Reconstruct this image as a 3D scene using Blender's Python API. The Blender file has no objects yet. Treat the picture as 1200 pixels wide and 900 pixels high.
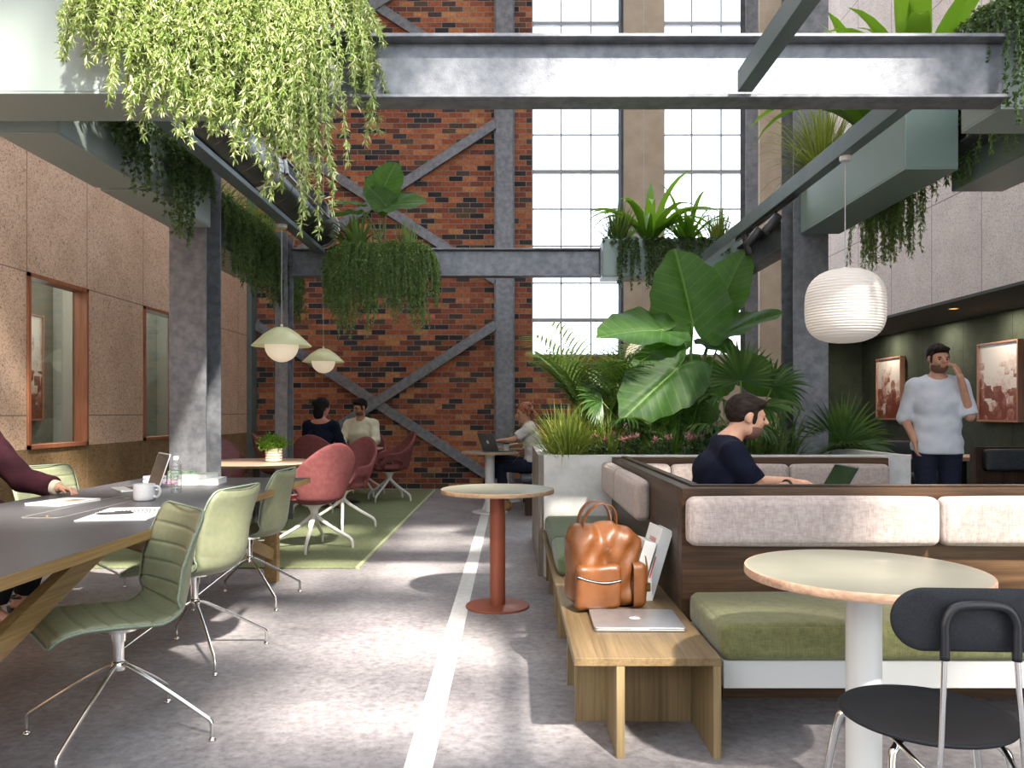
import bpy, bmesh, math, random
import numpy as np
from mathutils import Vector, Matrix, Euler, Quaternion
random.seed(7)
SC = bpy.context.scene
COL = SC.collection
PI = math.pi
F, CX, CY, EYE = 933.0, 600.0, 483.0, 1.22      # focal length in pixels, vanishing point, eye height


def at(px, py, d):
    """the place in the room that the photo shows at pixel (px, py), d metres into the room"""
    return Vector(((px - CX) * d / F, d, EYE - (py - CY) * d / F))


# ------------------------------------------------------------------ tagging
def tag(o, label=None, cat=None, group=None, kind=None):
    if label: o['label'] = label
    if cat: o['category'] = cat
    if group: o['group'] = group
    if kind: o['kind'] = kind
    return o


def thing(name, label, cat, loc=(0, 0, 0), rz=0.0, group=None):
    o = bpy.data.objects.new(name, None)
    o.empty_display_size = 0.1
    COL.objects.link(o)
    o.location = loc
    o.rotation_euler = (0, 0, rz)
    return tag(o, label, cat, group)


def dup(root, loc=None, rz=None, label=None, group=None, scale=None):
    r = root.copy(); COL.objects.link(r)
    if loc is not None: r.location = loc
    if rz is not None: r.rotation_euler = (0, 0, rz)
    if scale is not None: r.scale = (scale,) * 3 if not hasattr(scale, '__len__') else scale
    if label: r['label'] = label
    if group: r['group'] = group
    for ch in list(root.children):
        c = ch.copy(); COL.objects.link(c); c.parent = r
        for g in list(ch.children):
            d = g.copy(); COL.objects.link(d); d.parent = c
    return r


def face_rz(fx, fy):
    """rotation that turns a thing facing local +Y to the direction (fx, fy)"""
    return math.atan2(-fx, fy)


# ------------------------------------------------------------------ mesh builder
def frame_from(t, up=Vector((0, 0, 1))):
    t = t.normalized()
    if abs(t.dot(up)) > 0.98: up = Vector((0, 1, 0))
    s = t.cross(up).normalized()
    return s, s.cross(t).normalized()


class MB:
    def __init__(self, off=(0, 0, 0)):
        self.v, self.f, self.m = [], [], []
        self.mi = 0
        self.T = Matrix.Translation(Vector(off))

    def add(self, vs, fs, M=None):
        b = len(self.v)
        T = self.T if M is None else self.T @ M
        for p in vs: self.v.append(tuple(T @ Vector(p)))
        for f in fs:
            self.f.append(tuple(i + b for i in f)); self.m.append(self.mi)
        return self

    def box(self, x0, x1, y0, y1, z0, z1, M=None):
        vs = [(x0, y0, z0), (x1, y0, z0), (x1, y1, z0), (x0, y1, z0), (x0, y0, z1), (x1, y0, z1), (x1, y1, z1), (x0, y1, z1)]
        return self.add(vs, [(3, 2, 1, 0), (4, 5, 6, 7), (0, 1, 5, 4), (1, 2, 6, 5), (2, 3, 7, 6), (3, 0, 4, 7)], M)

    def beam(self, a, b, w, h, up=(0, 0, 1)):
        """a bar of section w x h from a to b"""
        a, b = Vector(a), Vector(b)
        s, u = frame_from(b - a, Vector(up))
        vs = []
        for p in (a, b):
            for i, j in ((-1, -1), (1, -1), (1, 1), (-1, 1)):
                vs.append(p + s * (i * w / 2) + u * (j * h / 2))
        return self.add(vs, [(0, 3, 2, 1), (4, 5, 6, 7), (0, 1, 5, 4), (1, 2, 6, 5), (2, 3, 7, 6), (3, 0, 4, 7)])

    def tube(self, pts, r, n=10, closed=False, flat=1.0, cap=True):
        pts = [Vector(p) for p in pts]
        k = len(pts)
        rs = r if hasattr(r, '__len__') else [r] * k
        vs, fs = [], []
        u = None
        for i, p in enumerate(pts):
            a = pts[i - 1] if (i > 0 or closed) else p
            c = pts[(i + 1) % k] if (i < k - 1 or closed) else p
            t = (c - a).normalized()
            if u is None:
                s, u = frame_from(t)
            else:
                u = (u - t * u.dot(t)).normalized()
                s = t.cross(u).normalized()
            for j in range(n):
                w = 2 * PI * j / n
                vs.append(p + s * (math.cos(w) * rs[i]) + u * (math.sin(w) * rs[i] * flat))
        rings = k if closed else k - 1
        for i in range(rings):
            for j in range(n):
                a, b = i * n + j, i * n + (j + 1) % n
                c, d = ((i + 1) % k) * n + (j + 1) % n, ((i + 1) % k) * n + j
                fs.append((a, b, c, d))
        if not closed and cap:
            fs.append(tuple(range(n - 1, -1, -1)))
            fs.append(tuple((k - 1) * n + j for j in range(n)))
        return self.add(vs, fs)

    def lathe(self, prof, n=32, M=None, cap=True):
        """prof: list of (radius, z) from bottom to top"""
        vs, fs = [], []
        k = len(prof)
        for r, z in prof:
            for j in range(n):
                w = 2 * PI * j / n
                vs.append((r * math.cos(w), r * math.sin(w), z))
        for i in range(k - 1):
            for j in range(n):
                a, b = i * n + j, i * n + (j + 1) % n
                fs.append((a, b, b + n, a + n))
        if cap:
            if prof[0][0] > 1e-6: fs.append(tuple(range(n - 1, -1, -1)))
            if prof[-1][0] > 1e-6: fs.append(tuple((k - 1) * n + j for j in range(n)))
        return self.add(vs, fs, M)

    def prism(self, poly, z0, z1, M=None):
        n = len(poly)
        vs = [(x, y, z0) for x, y in poly] + [(x, y, z1) for x, y in poly]
        fs = [tuple(range(n - 1, -1, -1)), tuple(range(n, 2 * n))]
        for i in range(n):
            j = (i + 1) % n
            fs.append((i, j, j + n, i + n))
        return self.add(vs, fs, M)

    def grid(self, rows, closed_u=False):
        """rows: list of equal-length point rows"""
        nr, nc = len(rows), len(rows[0])
        vs = [p for r in rows for p in r]
        fs = []
        for i in range(nr - 1):
            for j in range(nc if closed_u else nc - 1):
                a, b = i * nc + j, i * nc + (j + 1) % nc
                fs.append((a, b, b + nc, a + nc))
        return self.add(vs, fs)

    def ball(self, c, r, nu=16, nv=10, R=None):
        r = r if hasattr(r, '__len__') else (r, r, r)
        vs, fs = [], []
        vs.append((0, 0, -r[2]))
        for i in range(1, nv):
            a = -PI / 2 + PI * i / nv
            for j in range(nu):
                w = 2 * PI * j / nu
                vs.append((r[0] * math.cos(a) * math.cos(w), r[1] * math.cos(a) * math.sin(w), r[2] * math.sin(a)))
        vs.append((0, 0, r[2]))
        for j in range(nu): fs.append((0, 1 + (j + 1) % nu, 1 + j))
        for i in range(nv - 2):
            for j in range(nu):
                a, b = 1 + i * nu + j, 1 + i * nu + (j + 1) % nu
                fs.append((a, b, b + nu, a + nu))
        top = len(vs) - 1
        for j in range(nu): fs.append((top, top - nu + j, top - nu + (j + 1) % nu))
        M = Matrix.Translation(Vector(c))
        if R is not None: M = M @ R.to_4x4()
        return self.add(vs, fs, M)

    def build(self, name, mat, parent=None, smooth=False, bevel=0.0, seg=2, subsurf=0, solid=0.0, angle=None, loc=None):
        me = bpy.data.meshes.new(name)
        me.from_pydata(self.v, [], self.f)
        mats = mat if isinstance(mat, (list, tuple)) else [mat]
        for q in mats: me.materials.append(q)
        if len(mats) > 1: me.polygons.foreach_set('material_index', self.m)
        if smooth:
            me.polygons.foreach_set('use_smooth', [True] * len(me.polygons))
        me.update()
        o = bpy.data.objects.new(name, me)
        COL.objects.link(o)
        if smooth and angle is not None:
            try: me.set_sharp_from_angle(angle=math.radians(angle))
            except Exception: pass
        if solid:
            md = o.modifiers.new('s', 'SOLIDIFY'); md.thickness = solid; md.offset = 0
        if bevel:
            md = o.modifiers.new('b', 'BEVEL'); md.width = bevel; md.segments = seg; md.limit_method = 'ANGLE'; md.angle_limit = math.radians(40)
            md.harden_normals = False
        if subsurf:
            md = o.modifiers.new('u', 'SUBSURF'); md.levels = subsurf; md.render_levels = subsurf
        if parent is not None: o.parent = parent
        if loc is not None: o.location = loc
        return o


def cushion(mb, x0, x1, y0, y1, z0, z1, r=0.03, bulge=0.0, n=6, M=None):
    """a rounded box with softly bulging faces: a subdivided cube pushed onto a rounded-box shape"""
    hx, hy, hz = (x1 - x0) / 2, (y1 - y0) / 2, (z1 - z0) / 2
    r = min(r, hx * .98, hy * .98, hz * .98)
    c = Vector(((x0 + x1) / 2, (y0 + y1) / 2, (z0 + z1) / 2))
    def axis(h):
        inner = [-(h - r) + 2 * (h - r) * i / n for i in range(n + 1)]
        e = [h - r + r * math.sin(a) for a in (PI / 8, PI / 4, 3 * PI / 8)]
        return [-h] + [-q for q in reversed(e)] + inner + e + [h]
    A = [axis(hx), axis(hy), axis(hz)]
    H = (hx, hy, hz)
    for ax in range(3):
        i1, i2 = (ax + 1) % 3, (ax + 2) % 3
        for s in (-1, 1):
            rows = []
            for p in A[i1]:
                row = []
                for q in A[i2]:
                    v = [0, 0, 0]
                    v[ax] = s * H[ax]; v[i1] = p; v[i2] = q
                    core = [max(-(H[k] - r), min(H[k] - r, v[k])) for k in range(3)]
                    d = Vector([v[k] - core[k] for k in range(3)])
                    w = Vector(core) + (d.normalized() * r if d.length > 1e-9 else d)
                    if bulge:
                        g = (1 - (p / H[i1]) ** 2) * (1 - (q / H[i2]) ** 2)
                        w[ax] += s * bulge * math.sqrt(max(g, 0))
                    row.append(w + c)
                rows.append(row)
            if s < 0: rows.reverse()
            if M is not None: rows = [[M @ p for p in rw] for rw in rows]
            mb.grid(rows)
    return mb


def smooth_path(pts, n=6):
    """Catmull-Rom through pts"""
    pts = [Vector(p) for p in pts]
    out = []
    for i in range(len(pts) - 1):
        p0 = pts[i - 1] if i else pts[0] * 2 - pts[1]
        p1, p2 = pts[i], pts[i + 1]
        p3 = pts[i + 2] if i + 2 < len(pts) else p2 * 2 - p1
        for k in range(n):
            t = k / n
            out.append(0.5 * ((2 * p1) + (p2 - p0) * t + (2 * p0 - 5 * p1 + 4 * p2 - p3) * t * t + (3 * p1 - p0 - 3 * p2 + p3) * t ** 3))
    out.append(pts[-1])
    return out


# ------------------------------------------------------------------ implicit surfaces (people, bags)
def P_cap(a, b, ra, rb=None):
    a, b = np.array(a, np.float32), np.array(b, np.float32)
    rb = ra if rb is None else rb
    def f(P):
        ba = b - a
        h = np.clip(((P - a) @ ba) / max(float(ba @ ba), 1e-9), 0, 1)
        return np.linalg.norm(P - a - h[..., None] * ba, axis=-1) - (ra + (rb - ra) * h)
    return f


def P_ell(c, r, R=None):
    c, r = np.array(c, np.float32), np.array(r, np.float32)
    Rm = None if R is None else np.array(R.to_3x3(), np.float32)
    def f(P):
        q = P - c
        if Rm is not None: q = q @ Rm
        k0 = np.linalg.norm(q / r, axis=-1)
        k1 = np.linalg.norm(q / (r * r), axis=-1)
        return k0 * (k0 - 1) / np.maximum(k1, 1e-6)
    return f


def P_box(c, h, r, R=None):
    c, h = np.array(c, np.float32), np.array(h, np.float32)
    Rm = None if R is None else np.array(R.to_3x3(), np.float32)
    def f(P):
        q = P - c
        if Rm is not None: q = q @ Rm
        q = np.abs(q) - (h - r)
        return np.linalg.norm(np.maximum(q, 0), axis=-1) + np.minimum(q.max(-1), 0) - r
    return f


def P_half(p, n):
    """half-space: inside where (P-p).n < 0"""
    p, n = np.array(p, np.float32), np.array(Vector(n).normalized(), np.float32)
    return lambda P: (P - p) @ n


def sm(a, b, k):
    if k <= 0: return np.minimum(a, b)
    h = np.clip(0.5 + 0.5 * (b - a) / k, 0, 1)
    return b * (1 - h) + a * h - k * h * (1 - h)


def U(prims, k=0.02):
    def f(P):
        d = None
        for q in prims:
            kk = k
            if isinstance(q, tuple): q, kk = q
            e = q(P)
            d = e if d is None else sm(d, e, kk)
        return d
    return f


def CUT(f, cuts, k=0.004):
    def g(P):
        d = f(P)
        for c in cuts: d = -sm(-d, -c(P), k)
        return d
    return g


def MINUS(f, subs, k=0.008):
    def g(P):
        d = f(P)
        for c in subs: d = -sm(-d, c(P), k)
        return d
    return g


def sdf_mesh(fn, lo, hi, vox):
    n = [int(math.ceil((hi[i] - lo[i]) / vox)) + 1 for i in range(3)]
    xs = [(lo[i] + vox * np.arange(n[i])).astype(np.float32) for i in range(3)]
    V = np.empty(n, np.float32)
    step = max(1, int(400000 / (n[1] * n[2])))
    for i in range(0, n[0], step):
        G = np.stack(np.meshgrid(xs[0][i:i + step], xs[1], xs[2], indexing='ij'), -1)
        V[i:i + step] = fn(G)
    S = V < 0
    def cor(A, o): return A[o[0]:n[0] - 1 + o[0], o[1]:n[1] - 1 + o[1], o[2]:n[2] - 1 + o[2]]
    offs = [(i, j, k) for i in (0, 1) for j in (0, 1) for k in (0, 1)]
    cnt = sum(cor(S, o).astype(np.int8) for o in offs)
    act = (cnt > 0) & (cnt < 8)
    cells = np.argwhere(act)
    idx = -np.ones(act.shape, np.int64)
    idx[act] = np.arange(len(cells))
    acc = np.zeros((len(cells), 3)); num = np.zeros(len(cells))
    for a in offs:
        for ax in range(3):
            if a[ax]: continue
            b = list(a); b[ax] = 1
            ca, cb = cells + np.array(a), cells + np.array(b)
            va, vb = V[tuple(ca.T)], V[tuple(cb.T)]
            x = (va < 0) != (vb < 0)
            t = np.where(x, va / np.where(x, va - vb, 1), 0)
            p = np.array(a, float)[None].repeat(len(cells), 0)
            p[:, ax] += t
            acc += p * x[:, None]; num += x
    verts = (cells + acc / np.maximum(num, 1)[:, None]) * vox + np.array(lo)
    faces = []
    for ax in range(3):
        o1, o2 = (ax + 1) % 3, (ax + 2) % 3
        sl0 = [slice(None)] * 3; sl1 = [slice(None)] * 3
        sl0[ax] = slice(0, n[ax] - 1); sl1[ax] = slice(1, n[ax])
        A, B = S[tuple(sl0)], S[tuple(sl1)]
        e = np.argwhere(A != B)
        ok = (e[:, o1] > 0) & (e[:, o2] > 0) & (e[:, o1] < n[o1] - 1) & (e[:, o2] < n[o2] - 1)
        e = e[ok]
        flip = A[tuple(e.T)]
        def cell(d1, d2):
            c = e.copy(); c[:, o1] -= d1; c[:, o2] -= d2
            return idx[tuple(c.T)]
        q = np.stack([cell(1, 1), cell(0, 1), cell(0, 0), cell(1, 0)], 1)
        q[~flip] = q[~flip][:, ::-1]
        faces.append(q)
    faces = np.concatenate(faces)
    faces = faces[(faces >= 0).all(1)]
    return verts, faces


def sdf_obj(name, fn, lo, hi, vox, mat, parent=None, smooth_it=1):
    v, f = sdf_mesh(fn, lo, hi, vox)
    me = bpy.data.meshes.new(name)
    me.from_pydata(v.tolist(), [], f.tolist())
    me.materials.append(mat)
    me.polygons.foreach_set('use_smooth', [True] * len(me.polygons))
    me.update()
    o = bpy.data.objects.new(name, me)
    COL.objects.link(o)
    if smooth_it:
        md = o.modifiers.new('sm', 'SMOOTH'); md.iterations = smooth_it; md.factor = 0.5
    if parent is not None: o.parent = parent
    return o
# ------------------------------------------------------------------ materials
class N:
    def __init__(self, name):
        self.m = bpy.data.materials.new(name)
        self.m.use_nodes = True
        self.t = self.m.node_tree
        self.b = self.t.nodes['Principled BSDF']
        self.out = self.t.nodes['Material Output']

    def n(self, typ, **kw):
        o = self.t.nodes.new(typ)
        for k, v in kw.items(): setattr(o, k, v)
        return o

    def l(self, a, b): self.t.links.new(a, b)

    def set(self, **kw):
        for k, v in kw.items():
            s = self.b.inputs[k.replace('_', ' ')]
            if hasattr(v, 'links') or hasattr(v, 'is_output'): self.l(v, s)
            else: s.default_value = v if not (isinstance(v, tuple) and len(v) == 3) else v + (1,)
        return self

    def coords(self, scale=(1, 1, 1), kind='Object', rot=(0, 0, 0)):
        c = self.n('ShaderNodeTexCoord')
        m = self.n('ShaderNodeMapping')
        m.inputs['Scale'].default_value = scale
        m.inputs['Rotation'].default_value = rot
        self.l(c.outputs[kind], m.inputs[0])
        return m.outputs[0]

    def noise(self, vec, scale, detail=4, rough=.55, dist=0.0):
        o = self.n('ShaderNodeTexNoise')
        o.inputs['Scale'].default_value = scale
        o.inputs['Detail'].default_value = detail
        o.inputs['Roughness'].default_value = rough
        o.inputs['Distortion'].default_value = dist
        self.l(vec, o.inputs['Vector'])
        return o.outputs['Fac']

    def ramp(self, fac, stops, interp='LINEAR'):
        o = self.n('ShaderNodeValToRGB')
        e = o.color_ramp.elements
        o.color_ramp.interpolation = interp
        while len(e) < len(stops): e.new(0.5)
        for k, (p, c) in enumerate(stops):
            e[k].position = p
            e[k].color = c + (1,) if len(c) == 3 else c
        self.l(fac, o.inputs[0])
        return o.outputs[0]

    def math(self, op, a, b=None, c=None):
        o = self.n('ShaderNodeMath', operation=op)
        for i, q in enumerate((a, b, c)):
            if q is None: continue
            if hasattr(q, 'is_output'): self.l(q, o.inputs[i])
            else: o.inputs[i].default_value = q
        return o.outputs[0]

    def mix(self, fac, a, b, blend='MIX'):
        o = self.n('ShaderNodeMix', data_type='RGBA', blend_type=blend)
        for s, q in ((0, fac), (6, a), (7, b)):
            if hasattr(q, 'is_output'): self.l(q, o.inputs[s])
            elif s == 0: o.inputs[0].default_value = q
            else: o.inputs[s].default_value = q + (1,)
        return o.outputs[2]

    def bump(self, h, strength=.3, dist=.01):
        o = self.n('ShaderNodeBump')
        o.inputs['Strength'].default_value = strength
        o.inputs['Distance'].default_value = dist
        self.l(h, o.inputs['Height'])
        self.l(o.outputs[0], self.b.inputs['Normal'])


def plain(name, c, rough=.5, metal=0.0, spec=.5, **kw):
    q = N(name)
    q.set(Base_Color=c, Roughness=rough, Metallic=metal, **kw)
    q.b.inputs['Specular IOR Level'].default_value = spec
    return q.m


def mottled(name, c1, c2, scale=8, rough=.6, bump=.2, bscale=60, metal=0.0, stretch=(1, 1, 1), detail=5, lo=.35, hi=.65, spec=.5, bdist=.004):
    q = N(name)
    v = q.coords(stretch)
    f = q.noise(v, scale, detail)
    q.set(Base_Color=q.ramp(f, [(lo, c1), (hi, c2)]), Roughness=rough, Metallic=metal)
    q.b.inputs['Specular IOR Level'].default_value = spec
    if bump: q.bump(q.noise(v, bscale, 3), bump, bdist)
    return q.m


def wood(name, c1, c2, c3, axis=0, scale=1.0, rough=.45):
    """grain runs along the axis"""
    q = N(name)
    s = [14 * scale] * 3; s[axis] = 0.8 * scale
    v = q.coords(tuple(s))
    a = q.noise(v, 1.6, 6, .6, .5)
    s2 = [120 * scale] * 3; s2[axis] = 3 * scale
    b = q.noise(q.coords(tuple(s2)), 1.0, 3)
    base = q.ramp(a, [(.3, c1), (.5, c2), (.72, c3)])
    fine = q.ramp(b, [(.35, (.62, .62, .62)), (.6, (1, 1, 1))])
    q.set(Base_Color=q.mix(.75, base, fine, 'MULTIPLY'), Roughness=rough)
    q.b.inputs['Specular IOR Level'].default_value = .3
    q.bump(b, .15, .002)
    return q.m


def fabric(name, c1, c2, scale=260, rough=.9, sheen=.2, melange=30):
    q = N(name)
    v = q.coords()
    w1 = q.noise(q.coords((scale, scale * .12, scale * .12)), 1, 2)
    w2 = q.noise(q.coords((scale * .12, scale, scale)), 1, 2)
    s = q.math('MULTIPLY_ADD', w1, .5, q.math('MULTIPLY', w2, .5))
    m = q.noise(v, melange, 3)
    t = q.math('MULTIPLY_ADD', m, .35, q.math('MULTIPLY', s, .65))
    q.set(Base_Color=q.ramp(t, [(.38, c1), (.6, c2)]), Roughness=rough)
    q.b.inputs['Sheen Weight'].default_value = sheen
    q.b.inputs['Specular IOR Level'].default_value = .2
    q.bump(s, .35, .003)
    return q.m


def leafmat(name, stops, rough=.45, trans=.35, tcol=None):
    q = N(name)
    g = q.n('ShaderNodeNewGeometry')
    c = q.ramp(g.outputs['Random Per Island'], stops)
    q.set(Base_Color=c, Roughness=rough)
    q.b.inputs['Specular IOR Level'].default_value = .35
    tr = q.n('ShaderNodeBsdfTranslucent')
    tc = q.mix(.6, c, tcol or (.35, .5, .08))
    q.l(tc, tr.inputs[0])
    mx = q.n('ShaderNodeMixShader'); mx.inputs[0].default_value = trans
    q.l(q.b.outputs[0], mx.inputs[1]); q.l(tr.outputs[0], mx.inputs[2])
    q.l(mx.outputs[0], q.out.inputs[0])
    return q.m


def glassy(name, tint=(.9, .95, .95), refl=.08, rough=0.02):
    """window pane: sees through, mirrors a little"""
    q = N(name)
    t = q.n('ShaderNodeBsdfTransparent'); t.inputs[0].default_value = tint + (1,)
    g = q.n('ShaderNodeBsdfGlossy'); g.inputs['Roughness'].default_value = rough
    lw = q.n('ShaderNodeLayerWeight'); lw.inputs[0].default_value = .5
    sch = q.math('MULTIPLY_ADD', q.math('POWER', lw.outputs['Facing'], 4.0), .7, .04)
    mx = q.n('ShaderNodeMixShader')
    q.l(q.math('MULTIPLY', sch, refl / .04), mx.inputs[0])
    q.l(t.outputs[0], mx.inputs[1]); q.l(g.outputs[0], mx.inputs[2])
    q.l(mx.outputs[0], q.out.inputs[0])
    return q.m


def glow(name, c, e, strength, rough=.5, trans=0.0):
    q = N(name)
    q.set(Base_Color=c, Roughness=rough)
    q.b.inputs['Emission Color'].default_value = e + (1,)
    q.b.inputs['Emission Strength'].default_value = strength
    return q.m


def lines(q, coord, positions, w):
    """1 inside a thin joint at any of the given positions along coord"""
    acc = None
    for p in positions:
        d = q.math('COMPARE', coord, p, w)
        acc = d if acc is None else q.math('MAXIMUM', acc, d)
    return acc


def m_brick():
    q = N('brick')
    c = q.n('ShaderNodeTexCoord')
    sp = q.n('ShaderNodeSeparateXYZ'); q.l(c.outputs['Object'], sp.inputs[0])
    cb = q.n('ShaderNodeCombineXYZ'); q.l(sp.outputs[0], cb.inputs[0]); q.l(sp.outputs[2], cb.inputs[1])
    b = q.n('ShaderNodeTexBrick'); q.l(cb.outputs[0], b.inputs['Vector'])
    b.offset = .5; b.offset_frequency = 2; b.squash = 1
    for k, v in (('Scale', 1), ('Mortar Size', .0055), ('Mortar Smooth', .2), ('Bias', 0), ('Brick Width', .224), ('Row Height', .0845)):
        b.inputs[k].default_value = v
    b.inputs['Color1'].default_value = (0, 0, 0, 1); b.inputs['Color2'].default_value = (1, 1, 1, 1); b.inputs['Mortar'].default_value = (.5, .5, .5, 1)
    tone = q.ramp(b.outputs['Color'], [(0, (.018, .017, .02)), (.12, (.035, .03, .034)), (.19, (.06, .042, .04)), (.235, (.10, .07, .034)), (.28, (.13, .04, .026)), (.5, (.29, .082, .034)), (.72, (.36, .112, .045)), (.86, (.46, .17, .068)), (.93, (.48, .24, .09)), (1, (.3, .1, .05))])
    nz = q.noise(cb.outputs[0], 22, 5)
    tone = q.mix(.8, tone, q.ramp(nz, [(.3, (.5, .47, .45)), (.65, (1.15, 1.1, 1.05))]), 'MULTIPLY')
    col = q.mix(b.outputs['Fac'], tone, (.22, .205, .195))
    q.set(Base_Color=col, Roughness=.85)
    h = q.math('SUBTRACT', q.math('MULTIPLY', nz, .35), b.outputs['Fac'])
    q.bump(h, .6, .012)
    return q.m


def m_panelwall(name, c1, c2, speck, vj, hj, along='y', dado=None, dado_c=None, jw=.006, sscale=70):
    """speckled building board with joints; along = the horizontal axis of the wall"""
    q = N(name)
    c = q.n('ShaderNodeTexCoord')
    sp = q.n('ShaderNodeSeparateXYZ'); q.l(c.outputs['Object'], sp.inputs[0])
    a = sp.outputs[1 if along == 'y' else 0]; z = sp.outputs[2]
    n1 = q.noise(c.outputs['Object'], 3.5, 4)
    n2 = q.noise(c.outputs['Object'], sscale, 3, .7, 1.2)
    base = q.ramp(n1, [(.35, c1), (.65, c2)])
    if dado:
        base = q.mix(q.math('LESS_THAN', z, dado), base, q.ramp(n1, [(.35, dado_c[0]), (.65, dado_c[1])]))
    sk = q.ramp(n2, [(.37, speck), (.46, (.94, .93, .92)), (.62, (1.08, 1.08, 1.08))])
    col = q.mix(1.0, base, sk, 'MULTIPLY')
    j = q.math('MAXIMUM', lines(q, a, vj, jw), lines(q, z, hj, jw))
    col = q.mix(j, col, tuple(x * .45 for x in c1))
    q.set(Base_Color=col, Roughness=.9)
    q.b.inputs['Specular IOR Level'].default_value = .2
    q.bump(q.math('SUBTRACT', q.math('MULTIPLY', n2, .5), j), .5, .006)
    return q.m


def m_floor():
    q = N('floor_concrete')
    c = q.n('ShaderNodeTexCoord')
    sp = q.n('ShaderNodeSeparateXYZ'); q.l(c.outputs['Object'], sp.inputs[0])
    n1 = q.noise(c.outputs['Object'], 1.6, 8, .62)
    n2 = q.noise(c.outputs['Object'], 28, 6, .7)
    n3 = q.noise(q.coords((16, 20, 1), 'Object', (0, 0, .5)), 1.0, 6, .7)
    base = q.ramp(n1, [(.3, (.2, .182, .192)), (.52, (.285, .265, .272)), (.72, (.38, .355, .355))])
    base = q.mix(.8, base, q.ramp(n2, [(.33, (.55, .54, .55)), (.5, (.95, .95, .95)), (.66, (1.2, 1.2, 1.2))]), 'MULTIPLY')
    base = q.mix(.5, base, q.ramp(n3, [(.33, (.6, .59, .6)), (.6, (1.1, 1.1, 1.1))]), 'MULTIPLY')
    s = q.math('COMPARE', sp.outputs[0], -.322, .05)
    wn = q.ramp(n2, [(.3, (.52, .51, .50)), (.6, (.68, .67, .65))])
    q.set(Base_Color=q.mix(s, base, wn), Roughness=q.math('MULTIPLY_ADD', n2, .25, .38))
    q.b.inputs['Specular IOR Level'].default_value = .35
    q.bump(n2, .12, .004)
    return q.m


def m_art(name, seed, s=1.0):
    """a faded red-and-white print with blocky café shapes"""
    q = N(name)
    v = q.coords((1, 1, 1))
    m = q.n('ShaderNodeMapping'); m.inputs['Location'].default_value = (seed, seed * 2.3, seed * .7)
    q.l(v, m.inputs[0])
    vo = q.n('ShaderNodeTexVoronoi', distance='CHEBYCHEV'); vo.inputs['Scale'].default_value = 7 * s
    q.l(m.outputs[0], vo.inputs['Vector'])
    bw = q.n('ShaderNodeRGBToBW'); q.l(vo.outputs['Color'], bw.inputs[0])
    n = q.noise(m.outputs[0], 9 * s, 6, .7)
    sp = q.n('ShaderNodeSeparateXYZ'); q.l(v, sp.inputs[0])
    low = q.math('MULTIPLY', sp.outputs[2], .55)
    t = q.math('ADD', q.math('MULTIPLY_ADD', bw.outputs[0], .45, q.math('MULTIPLY', n, .75)), low)
    q.set(Base_Color=q.ramp(t, [(.38, (.2, .05, .03)), (.5, (.36, .14, .1)), (.58, (.66, .5, .44)), (.7, (.78, .72, .68))]), Roughness=.35)
    return q.m


M = {}
M['brick'] = m_brick()
M['floor'] = m_floor()
M['wall_left'] = m_panelwall('wall_left_board', (.62, .42, .30), (.72, .505, .375), (.32, .25, .2), [1.5, 2.63, 3.75, 4.66, 5.62, 6.81, 7.775, 8.96, 9.92, 11.1, 12.06], [1.19, 2.42, 3.65, 4.9], 'y', .9, ((.22, .14, .065), (.29, .185, .095)))
M['wall_right'] = m_panelwall('wall_right_board', (.66, .575, .535), (.74, .65, .605), (.55, .5, .47), [7.58 + .9 * k for k in range(-8, 7)], [3.413, 4.456, 5.5, 6.54], 'y')
M['felt'] = m_panelwall('felt_green', (.05, .062, .046), (.075, .09, .066), (.42, .42, .4), [4.9 + .95 * k for k in range(9)], [9.9], 'y', sscale=130, jw=.004)
M['plaster'] = mottled('plaster_beige', (.40, .33, .25), (.47, .395, .31), 4, .85, .1)
M['steel'] = mottled('steel_grey', (.125, .133, .15), (.205, .212, .23), 15, .46, .3, 150, .35, bdist=.003)
M['steel_dark'] = mottled('steel_dark', (.035, .038, .045), (.07, .072, .08), 5, .4, .2, 120, .5)
M['teal_steel'] = mottled('teal_steel', (.105, .145, .15), (.14, .185, .185), 3, .42, .25, 260, .3, bdist=.002)
M['planter_teal'] = mottled('planter_teal', (.17, .235, .21), (.19, .26, .235), 1.5, .3, .0)
M['planter_pale'] = mottled('planter_pale', (.25, .30, .28), (.27, .32, .30), 1.5, .42, .0)
M['soil'] = mottled('soil', (.02, .014, .01), (.05, .035, .025), 40, .95, .6, 80)
M['duct'] = mottled('duct_metal', (.11, .113, .125), (.19, .187, .185), 3, .32, .1, 60, .85)
M['duct_rim'] = mottled('duct_rim', (.4, .4, .4), (.5, .5, .5), 6, .35, .1, 60, .8)
M['concrete'] = mottled('concrete_pale', (.50, .50, .49), (.64, .635, .62), 9, .8, .15, 70, lo=.3, hi=.6)
M['rug'] = mottled('rug_green', (.15, .175, .095), (.235, .26, .15), 60, .95, .8, 240, spec=.1, bdist=.006)
M['rug_edge'] = plain('rug_edge', (.42, .44, .25), .9)
M['copper_wood'] = wood('copper_wood', (.30, .105, .05), (.38, .14, .07), (.44, .17, .085), 2)
M['frame_wood'] = wood('frame_wood', (.34, .17, .11), (.42, .22, .15), (.48, .27, .19), 2)
M['oak'] = wood('oak', (.145, .095, .045), (.2, .135, .066), (.245, .17, .088), 1, .8)
M['oak_v'] = wood('oak_upright', (.21, .15, .07), (.28, .2, .1), (.34, .25, .13), 2, .8)
M['oak_gold'] = wood('oak_gold', (.25, .155, .06), (.33, .21, .085), (.38, .25, .105), 1, .8)
M['walnut'] = wood('walnut', (.028, .013, .006), (.066, .033, .015), (.125, .068, .033), 0, .9)
M['walnut_d'] = wood('walnut_depth', (.038, .024, .017), (.068, .044, .031), (.105, .07, .05), 1, .9)
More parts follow.
